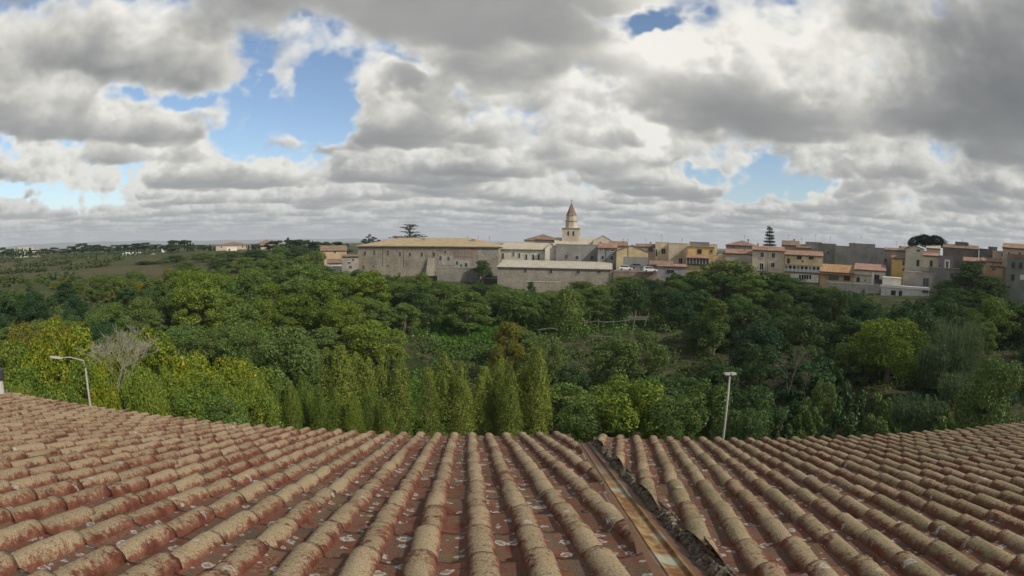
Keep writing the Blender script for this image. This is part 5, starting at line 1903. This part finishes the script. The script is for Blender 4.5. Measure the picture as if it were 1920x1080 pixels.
def blocks(px, ytop, ybot, hw, r):
    return any(r < q[4] - 1 and abs(px - q[0]) < q[3] + hw * .8 and ytop < q[2] - 4 and ybot > q[1] for q in VIEW)


pts = []
tries = 0
while len(pts) < 235 and tries < 20000:
    tries += 1
    a = radians(rgp.uniform(-57, 57))
    r = sqrt(rgp.uniform(62 ** 2, 162 ** 2)) if abs(a) < .6 or rgp.random() < .8 else rgp.uniform(60, 200)
    x, y = r * sin(a), r * cos(a)
    left = math.degrees(a) < -36
    far = r > 112
    wr = rgp.uniform(2.8, 5.2) * (0.75 if left else 1.0)
    if any((x - q[0]) ** 2 + (y - q[1]) ** 2 < (0.62 * (wr + q[2])) ** 2 for q in pts):
        continue
    if any((x - q[0]) ** 2 + (y - q[1]) ** 2 < (0.42 * (wr + q[2])) ** 2 for q in TREES if q[2] < 8):
        continue
    h = wr * rgp.uniform(1.5, 2.2)
    zg = gz(x, y)
    px, py = to_px((x, y, zg + h))
    bx_, by_ = to_px((x, y, zg + h * .4))
    lim = np.interp(px, [q[0] for q in LIMIT], [q[1] for q in LIMIT])
    if by_ < lim + 4:
        continue
    if py < lim:
        zt = at(px, lim + rgp.uniform(0, 8), r).z
        h = zt - zg
        if h < 2.4:
            continue
        wr = min(wr, h * .6)
    if any(abs(px - cx) < rx + wr * F_PX / r * .6 and cy - ry < (py + by_) / 2 < cy + ry + 8 for cx, cy, rx, ry in CLEAR):
        continue
    if blocks(px, py, to_px((x, y, zg))[1], wr * F_PX / r, r) or (560 < px < 1050 and r < 84):
        continue
    if left and rgp.random() < .2 and r > 90:
        continue
    pts.append((x, y, wr, h, math.degrees(a), r))
for x, y, wr, h, a, r in pts:
    z = [q for q in zones if q[0] <= a < q[1]]
    z = z[0] if z else zones[0]
    mat = rgp.choice(MIXES[z[3]])
    if mat == 'orange' and rgp.random() < .4:
        mat = 'olive'
    near = r < 82
    key = rgp.choice(['broad', 'broad2', 'broad3', 'tall'] if not near else ['near', 'near2', 'near3', 'broad3'])
    if h < 4:
        key = rgp.choice(['bush', 'bush2', 'broad2'])
    qx, qy = to_px((x, y, gz(x, y) + h * .6))
    lab = '%s %s %s' % (KIND[mat], 'bushy tree' if h < 4 else 'rounded tree', where(qx, qy))
    plant('broadleaf_tree', key, mat, x, y, h, wr, lab, 'tree', '%s trees of the far bank' % KIND[mat], lean=.05)

# --- bushes and small trees against the foot of the town walls
for px in np.arange(655, 1900, 17):
    lim = np.interp(px, [q[0] for q in LIMIT], [q[1] for q in LIMIT])
    d = rgp.uniform(138, 147)
    plant_px('bushy_tree', rgp.choice(['broad', 'broad2', 'bush', 'bush2']), rgp.choice(['mid', 'olive', 'dark', 'olive']), px + rgp.uniform(-6, 6), lim + rgp.uniform(-3, 9), d, rgp.uniform(28, 52),
             'small bushy tree at the wall foot below the ' + ('convent outbuilding' if px < 672 else 'left half of the convent' if px < 790 else 'brick patch of the convent' if px < 930 else 'left half of the long barn' if px < 1040 else 'right half of the long barn' if px < 1150 else 'parked cars' if px < 1235 else 'grey house with the pink ledge' if px < 1290 else 'orange-yellow house' if px < 1400 else 'cream house' if px < 1472 else 'veranda house' if px < 1540 else 'orange-tiled and red-roofed houses' if px < 1650 else 'low whitewashed house' if px < 1745 else 'tall grey-brown stone wall' if px < 1830 else 'right edge house'), group='bushy trees along the foot of the town walls', ybot=lim + 46)

# --- undergrowth: bushes and brambles that close the bank, too tangled to count
rg = np.random.default_rng(31)
nc = 4600
a = np.radians(rg.uniform(-60, 60, nc))
r = np.sqrt(rg.uniform(40 ** 2, 172 ** 2, nc))
cx, cy = r * np.sin(a), r * np.cos(a)
cz = ground(cx, cy)
R = rg.uniform(.8, 2.4, nc)
R = np.where(np.degrees(a) < -34, R * rg.uniform(.35, 1.0, nc), R)
keep = np.ones(nc, bool)
for i in range(nc):
    px, py = to_px((cx[i], cy[i], cz[i] + R[i]))
    lim = np.interp(px, [q[0] for q in LIMIT], [q[1] for q in LIMIT])
    if py < lim + 3 or (blocks(px, py, py + 12, R[i] * F_PX / r[i], r[i]) and (py < 640 or r[i] > 58 and px < 1050)) or any(abs(px - q) < rx and abs(py - w) < ry for q, w, rx, ry in CLEAR[:6]):
        keep[i] = False
cx, cy, cz, R, rr_ = cx[keep], cy[keep], cz[keep], R[keep], r[keep]
n = 80
d = rg.standard_normal((len(cx), n, 3))
d /= np.linalg.norm(d, axis=2, keepdims=True)
d[..., 2] = np.abs(d[..., 2])
C = np.stack([cx, cy, cz], 1)[:, None] + d * (R[:, None, None] * np.array([1.25, 1.25, .95])) * rg.uniform(.6, 1.05, (len(cx), n, 1))
nrm = d + np.array([0, 0, .5]) + rg.standard_normal(d.shape) * .5
sz = (0.22 + 0.0018 * rr_)[:, None] * rg.uniform(.7, 1.4, (len(cx), n))
me = leaves_mesh('undergrowth', C.reshape(-1, 3), nrm.reshape(-1, 3), sz.reshape(-1), rg, .65)
me.materials.append(LM['under'])
tag(link('undergrowth', me), 'tangled bushes and brambles covering the banks of the valley', kind='stuff')
# --- grass in the clearings
Cg = []
for (px, py, rx, ry, dd) in [(880, 604, 66, 18, 104), (875, 612, 85, 26, 104), (770, 690, 34, 40, 66), (770, 770, 40, 40, 56), (960, 590, 60, 16, 118), (795, 655, 50, 40, 74), (1150, 606, 80, 22, 112)]:
    for _ in range(5200):
        q = at(px + rg.normal() * rx * .6, py + rg.normal() * ry * .4, dd)
        k = dd + rg.normal() * dd * .06
        s = k / dd
        Cg.append((q.x * s, q.y * s))
Cg = np.array(Cg)
zg = ground(Cg[:, 0], Cg[:, 1])
C = np.column_stack([Cg, zg + rg.uniform(.02, .55, len(Cg)) * (0.6 + 0.8 * np.sin(Cg[:, 0] * 1.7) ** 2)])
nrm = np.column_stack([rg.standard_normal((len(Cg), 2)) * .8, np.abs(rg.standard_normal(len(Cg))) + .3])
me = leaves_mesh('grass', C, nrm, rg.uniform(.3, .7, len(Cg)), rg, .5)
me.materials.append(LM['grass'])
tag(link('grass', me), 'fresh grass in the clearings between the trees', kind='stuff')

# --- plateau at the far left: hedges and vine rows, trees on the skyline
Cr, Sr = [], []
for k, (y0, yv) in enumerate([(487, 2), (493, 2), (499, 3), (506, 3), (516, 3)]):
    for px in np.arange(-40, 420, 0.8):
        if px > 330 - 45 * k + 20 * math.sin(k * 3):
            continue
        if math.sin(px * .045 + k * 2.1) < -.75:
            continue
        d_ = (460, 370, 300, 245, 200)[k] + 12 * math.sin(px * .02 + k)
        q = at(px, y0, d_)
        zq = gz(q.x, q.y)
        for _ in range(4):
            Cr.append((q.x + rg.normal() * .8, q.y + rg.normal() * 1.2, zq + abs(rg.normal()) * (1.1 + .3 * (k == 2))))
            Sr.append(rg.uniform(.8, 1.5))
Cr = np.array(Cr)
nrm = rg.standard_normal(Cr.shape) * .8 + np.array([0, -.2, .6])
me = leaves_mesh('hedges', Cr, nrm, np.array(Sr), rg, .7)
me.materials.append(LM['crop'])
tag(link('field_hedge_foliage', me), 'low hedges and vine rows crossing the fields at the far left', kind='stuff')
g = 'trees on the far left skyline'
far_list = []
for px, yt, d, w in [(24, 469, 490, 12), (37, 470, 490, 12), (49, 470, 490, 12), (60, 470, 490, 12), (72, 470, 480, 12), (5, 466, 520, 22), (18, 468, 520, 14), (82, 468, 520, 16), (100, 466, 560, 22), (120, 468, 540, 20), (140, 463, 540, 24), (155, 458, 540, 26), (172, 461, 540, 24), (186, 463, 540, 20), (204, 464, 520, 22), (218, 461, 520, 22), (232, 461, 520, 22), (246, 460, 510, 24), (258, 458, 510, 24), (270, 457, 510, 26), (284, 461, 500, 20), (294, 460, 500, 18),
                     (322, 453, 420, 22), (334, 452, 420, 26), (346, 453, 420, 24), (322, 460, 400, 18), (372, 461, 420, 18), (384, 462, 420, 16), (478, 460, 380, 14), (505, 456, 350, 20), (520, 453, 340, 24), (552, 451, 330, 28), (566, 452, 330, 24), (580, 455, 310, 28), (594, 456, 300, 26), (622, 455, 290, 22), (635, 456, 290, 22), (645, 459, 280, 20)]:
    tr = plant_px('skyline_tree', rgp.choice(['far', 'far2']), rgp.choice(['dark', 'blue', 'dark']), px, yt - 2, d, w * 1.8, 'dark rounded tree on the far left skyline ' + ('near the left edge' if px < 60 else 'right of the long white farm' if px < 135 else 'left of the white farm shed' if px < 215 else 'behind the white farm shed' if px < 275 else 'right of the white farm shed' if px < 300 else 'in the tall dark grove' if px < 350 else 'left of the hipped villa' if px < 400 else 'right of the hipped villa' if px < 515 else 'left of the pointed fir' if px < 545 else 'above the ochre farmhouse' if px > 600 else 'right of the pointed fir'), group=g)
for px, yt, d, w, lab in [(30, 463, 500, 5, 0), (42, 465, 500, 6, 0), (34, 465, 505, 5, 0), (56, 464, 490, 11, 0), (352, 453, 400, 7, 0), (357, 452, 405, 6, 0), (362, 455, 400, 6, 0), (394, 459, 390, 8, 0), (402, 462, 385, 6, 0), (466, 459, 380, 6, 0), (474, 458, 385, 6, 0), (480, 459, 380, 6, 0), (486, 461, 378, 6, 0), (540, 445, 330, 13, 1), (586, 451, 300, 6, 0)]:
    plant_px('cypress_tree', 'cypress2' if lab else 'cypress', 'blue', px, yt, d, w, 'pointed dark fir top above the wood left of the convent' if lab else 'slim dark cypress ' + ('in front of the long white farm building' if px < 60 else 'right of the tall dark grove' if px < 370 else 'just left of the broad hipped villa' if px < 420 else 'between the two hipped houses' if px < 520 else 'left of the ochre farmhouse'), group=None if lab else 'cypresses on the far left skyline')
# second line, along the ridge of the wood left of the convent
for px, yt, d, w in [(330, 478, 250, 46), (380, 474, 240, 50), (430, 470, 235, 50), (480, 468, 228, 50), (525, 462, 225, 50), (560, 462, 220, 44), (590, 470, 200, 40), (300, 488, 235, 40), (270, 492, 240, 36), (350, 490, 210, 46), (410, 486, 205, 46), (460, 482, 200, 50), (515, 476, 195, 50), (565, 480, 190, 46), (610, 498, 172, 34)]:
    plant_px('broadleaf_tree', rgp.choice(['broad', 'broad2']), rgp.choice(['mid', 'dark', 'olive']), px, yt, d, w * 1.15, 'green broadleaf tree on the wooded ridge, ' + ('below the white farm shed' if px < 310 else 'below the tall dark grove' if px < 385 else 'below the broad hipped villa' if px < 470 else 'below the second hipped house' if px < 530 else 'below the pointed fir' if px < 575 else 'beside the ochre farmhouse') + (', nearer to the camera' if yt > 475 else ''), group='trees along the ridge left of the convent')
# small bushes against the dry slope
for i in range(110):
    px, py = rgp.uniform(-20, 300), rgp.uniform(515, 605)
    d = float(np.interp(py, [520, 600], [185, 95])) * rgp.uniform(.95, 1.05)
    p = at(px, py, d)
    mat_b = rgp.choice(['dark', 'olive', 'olive', 'orange', 'mid'])
    plant('bush', rgp.choice(['bush', 'bush2']), mat_b, p.x, p.y, rgp.uniform(1.4, 2.8), rgp.uniform(1.2, 2.4), KIND[mat_b] + ' bush on the dry left slope, %s, above the %s' % ('high up' if py < 545 else ('halfway down' if py < 575 else 'low down'), min(MARKS, key=lambda q: abs(q[0] - px))[1]), 'bush', 'bushes on the dry left slope')

# --- fence and frame of old poles on the bank
d = 97
fr = empty('pole_frame', at(1188, 625, d), 0, 'crooked frame of weathered grey poles and planks on the bank', 'wooden frame')
o0 = Vector(fr.location)
f = lambda x, y, dd=0: at(x, y, d + dd) - o0
MB().tube([f(1185, 628), f(1193, 582)], .09, 6).build('post', WOOD_GREY, fr)
MB().tube([f(1208, 612, 2), f(1217, 586, 2)], .08, 6).build('post', WOOD_GREY, fr)
MB().tube([f(1179, 606, 2), f(1182, 590, 2)], .07, 6).build('post', WOOD_GREY, fr)
for y in (592, 594.5, 597):
    a, b = f(1178, y), f(1212, y + 1.5)
    mb = MB()
    mb.prism([a, b, b + Vector((0, 0, -.16)), a + Vector((0, 0, -.16))], (0, .06, 0))
    mb.build('plank', WOOD_GREY, fr)
fe = empty('log_fence', at(1095, 610, d), 0, 'low fence of pale fallen logs left of the weathered pole frame', 'fence')
o0 = Vector(fe.location)
for pts in ([(1094, 606), (1118, 602), (1140, 605)], [(1130, 604), (1158, 603), (1180, 600)], [(1008, 619), (1030, 615), (1048, 618)], [(1105, 630), (1135, 631), (1160, 632)]):
    MB().tube([f(x, y) for x, y in pts], .07, 6).build('rail', WOOD_GREY, fe)
for x in (1100, 1122, 1150, 1172):
    MB().tube([f(x, 612), f(x + 1, 599)], .08, 5).build('post', WOOD_GREY, fe)

# --- street lamps on the road below the eave
base = at(169, 757, 21)
zg = gz(base.x, base.y)
lp = empty('street_lamp', (base.x, base.y, zg), 0, 'pale bent street lamp with a single arm behind the left eave', 'street lamp')
topz = at(160, 690, 21).z - zg
aw = at(112, 671, 21) - Vector((base.x, base.y, zg))
arm0 = at(152, 675, 21) - Vector((base.x, base.y, zg))
MB().tube([(0, 0, 0), (0, 0, topz * .5), (0, 0, topz)], [.06, .05, .038], 10).build('pole', GALV, lp, True)
ctl = [Vector((0, 0, topz)), Vector((0, 0, topz)).lerp(arm0, .5) + Vector((.03, 0, .12)), arm0, arm0.lerp(aw, .5) + Vector((0, 0, .06)), aw]
MB().tube(ctl, [.034, .03, .026, .024, .024], 8).build('arm', GALV, lp, True)
dv = (aw - arm0).normalized()
sd = Vector((-dv.y, dv.x, 0)).normalized()
u_ = Vector((0, 0, 1))
q = aw
hd = MB()
sect = [(-.12, .035, .025), (0.0, .07, .04), (.2, .09, .045), (.38, .06, .035), (.43, .02, .015)]
vs, fs = [], []
for t, w, h in sect:
    c = q + dv * t
    vs += [c - sd * w - u_ * h * .6, c + sd * w - u_ * h * .6, c + sd * w * .6 + u_ * h, c - sd * w * .6 + u_ * h]
for i in range(len(sect) - 1):
    for k in range(4):
        fs.append((i * 4 + k, i * 4 + (k + 1) % 4, (i + 1) * 4 + (k + 1) % 4, (i + 1) * 4 + k))
fs += [(3, 2, 1, 0), tuple(range(16, 20))]
hh = hd.add(vs, fs).build('lamp_head', GALV, lp)
base = at(1356, 822, 23)
zg = gz(base.x, base.y)
lp2 = empty('street_lamp', (base.x, base.y, zg), 0, 'straight pale street lamp pole with a flat double head behind the right eave', 'street lamp')
topz = at(1362, 701, 23).z - zg
MB().tube([(0, 0, 0), (0, 0, topz * .5), (0, 0, topz)], [.065, .055, .042], 10).build('pole', GALV, lp2, True)
for s in (-1, 1):
    vs = []
    for t, w, h in [(.0, .05, .04), (.06, .1, .05), (.24, .09, .04), (.3, .03, .015)]:
        c = Vector((s * t, 0, topz + .02))
        vs += [c + Vector((0, -w, -h)), c + Vector((0, w, -h)), c + Vector((0, w * .6, h)), c + Vector((0, -w * .6, h))]
    fs = [(i * 4 + k, i * 4 + (k + 1) % 4, (i + 1) * 4 + (k + 1) % 4, (i + 1) * 4 + k) for i in range(3) for k in range(4)] + [(3, 2, 1, 0), (12, 13, 14, 15)]
    MB().add(vs, fs).build('lamp_head', GALV, lp2)

# --- hills on the horizon
V, F = [], []
n = 120
for i in range(n + 1):
    az_ = radians(-70 + 75 * i / n)
    e = 0.0055 + .0035 * exp(-((math.degrees(az_) + 49) / 5) ** 2) + .0028 * exp(-((math.degrees(az_) + 40) / 6) ** 2) + .0006 * sin(i * .9)
    e *= min(1, (n - i) / 25)
    for k, (rr2, f_) in enumerate([(10400, 0), (10900, .6), (11500, 1.0), (11900, 0)]):
        V.append((rr2 * sin(az_), rr2 * cos(az_), (10 + 11000 * e) * f_ - (1 - f_) * 5))
for i in range(n):
    for k in range(3):
        F.append((i * 4 + k, (i + 1) * 4 + k, (i + 1) * 4 + k + 1, i * 4 + k + 1))
tag(link('hills', np_mesh('hills', V, F, True), flat_mat('hill_scrub', (0.06, 0.075, 0.04), .95, .3, .004)), kind='structure')



# ------------------------------------------------------------------ air
m_haze, N = material('air')
pv = N.n('ShaderNodeVolumePrincipled')
N.set(pv, 'Color', (0.88, 0.93, 1.0))
N.set(pv, 'Density', HAZE)
o = N.n('ShaderNodeOutputMaterial')
N.set(o, 'Volume', pv)
tag(MB().box(-12800, 12800, -12800, 12800, -14, 135).build('haze', m_haze), kind='stuff')
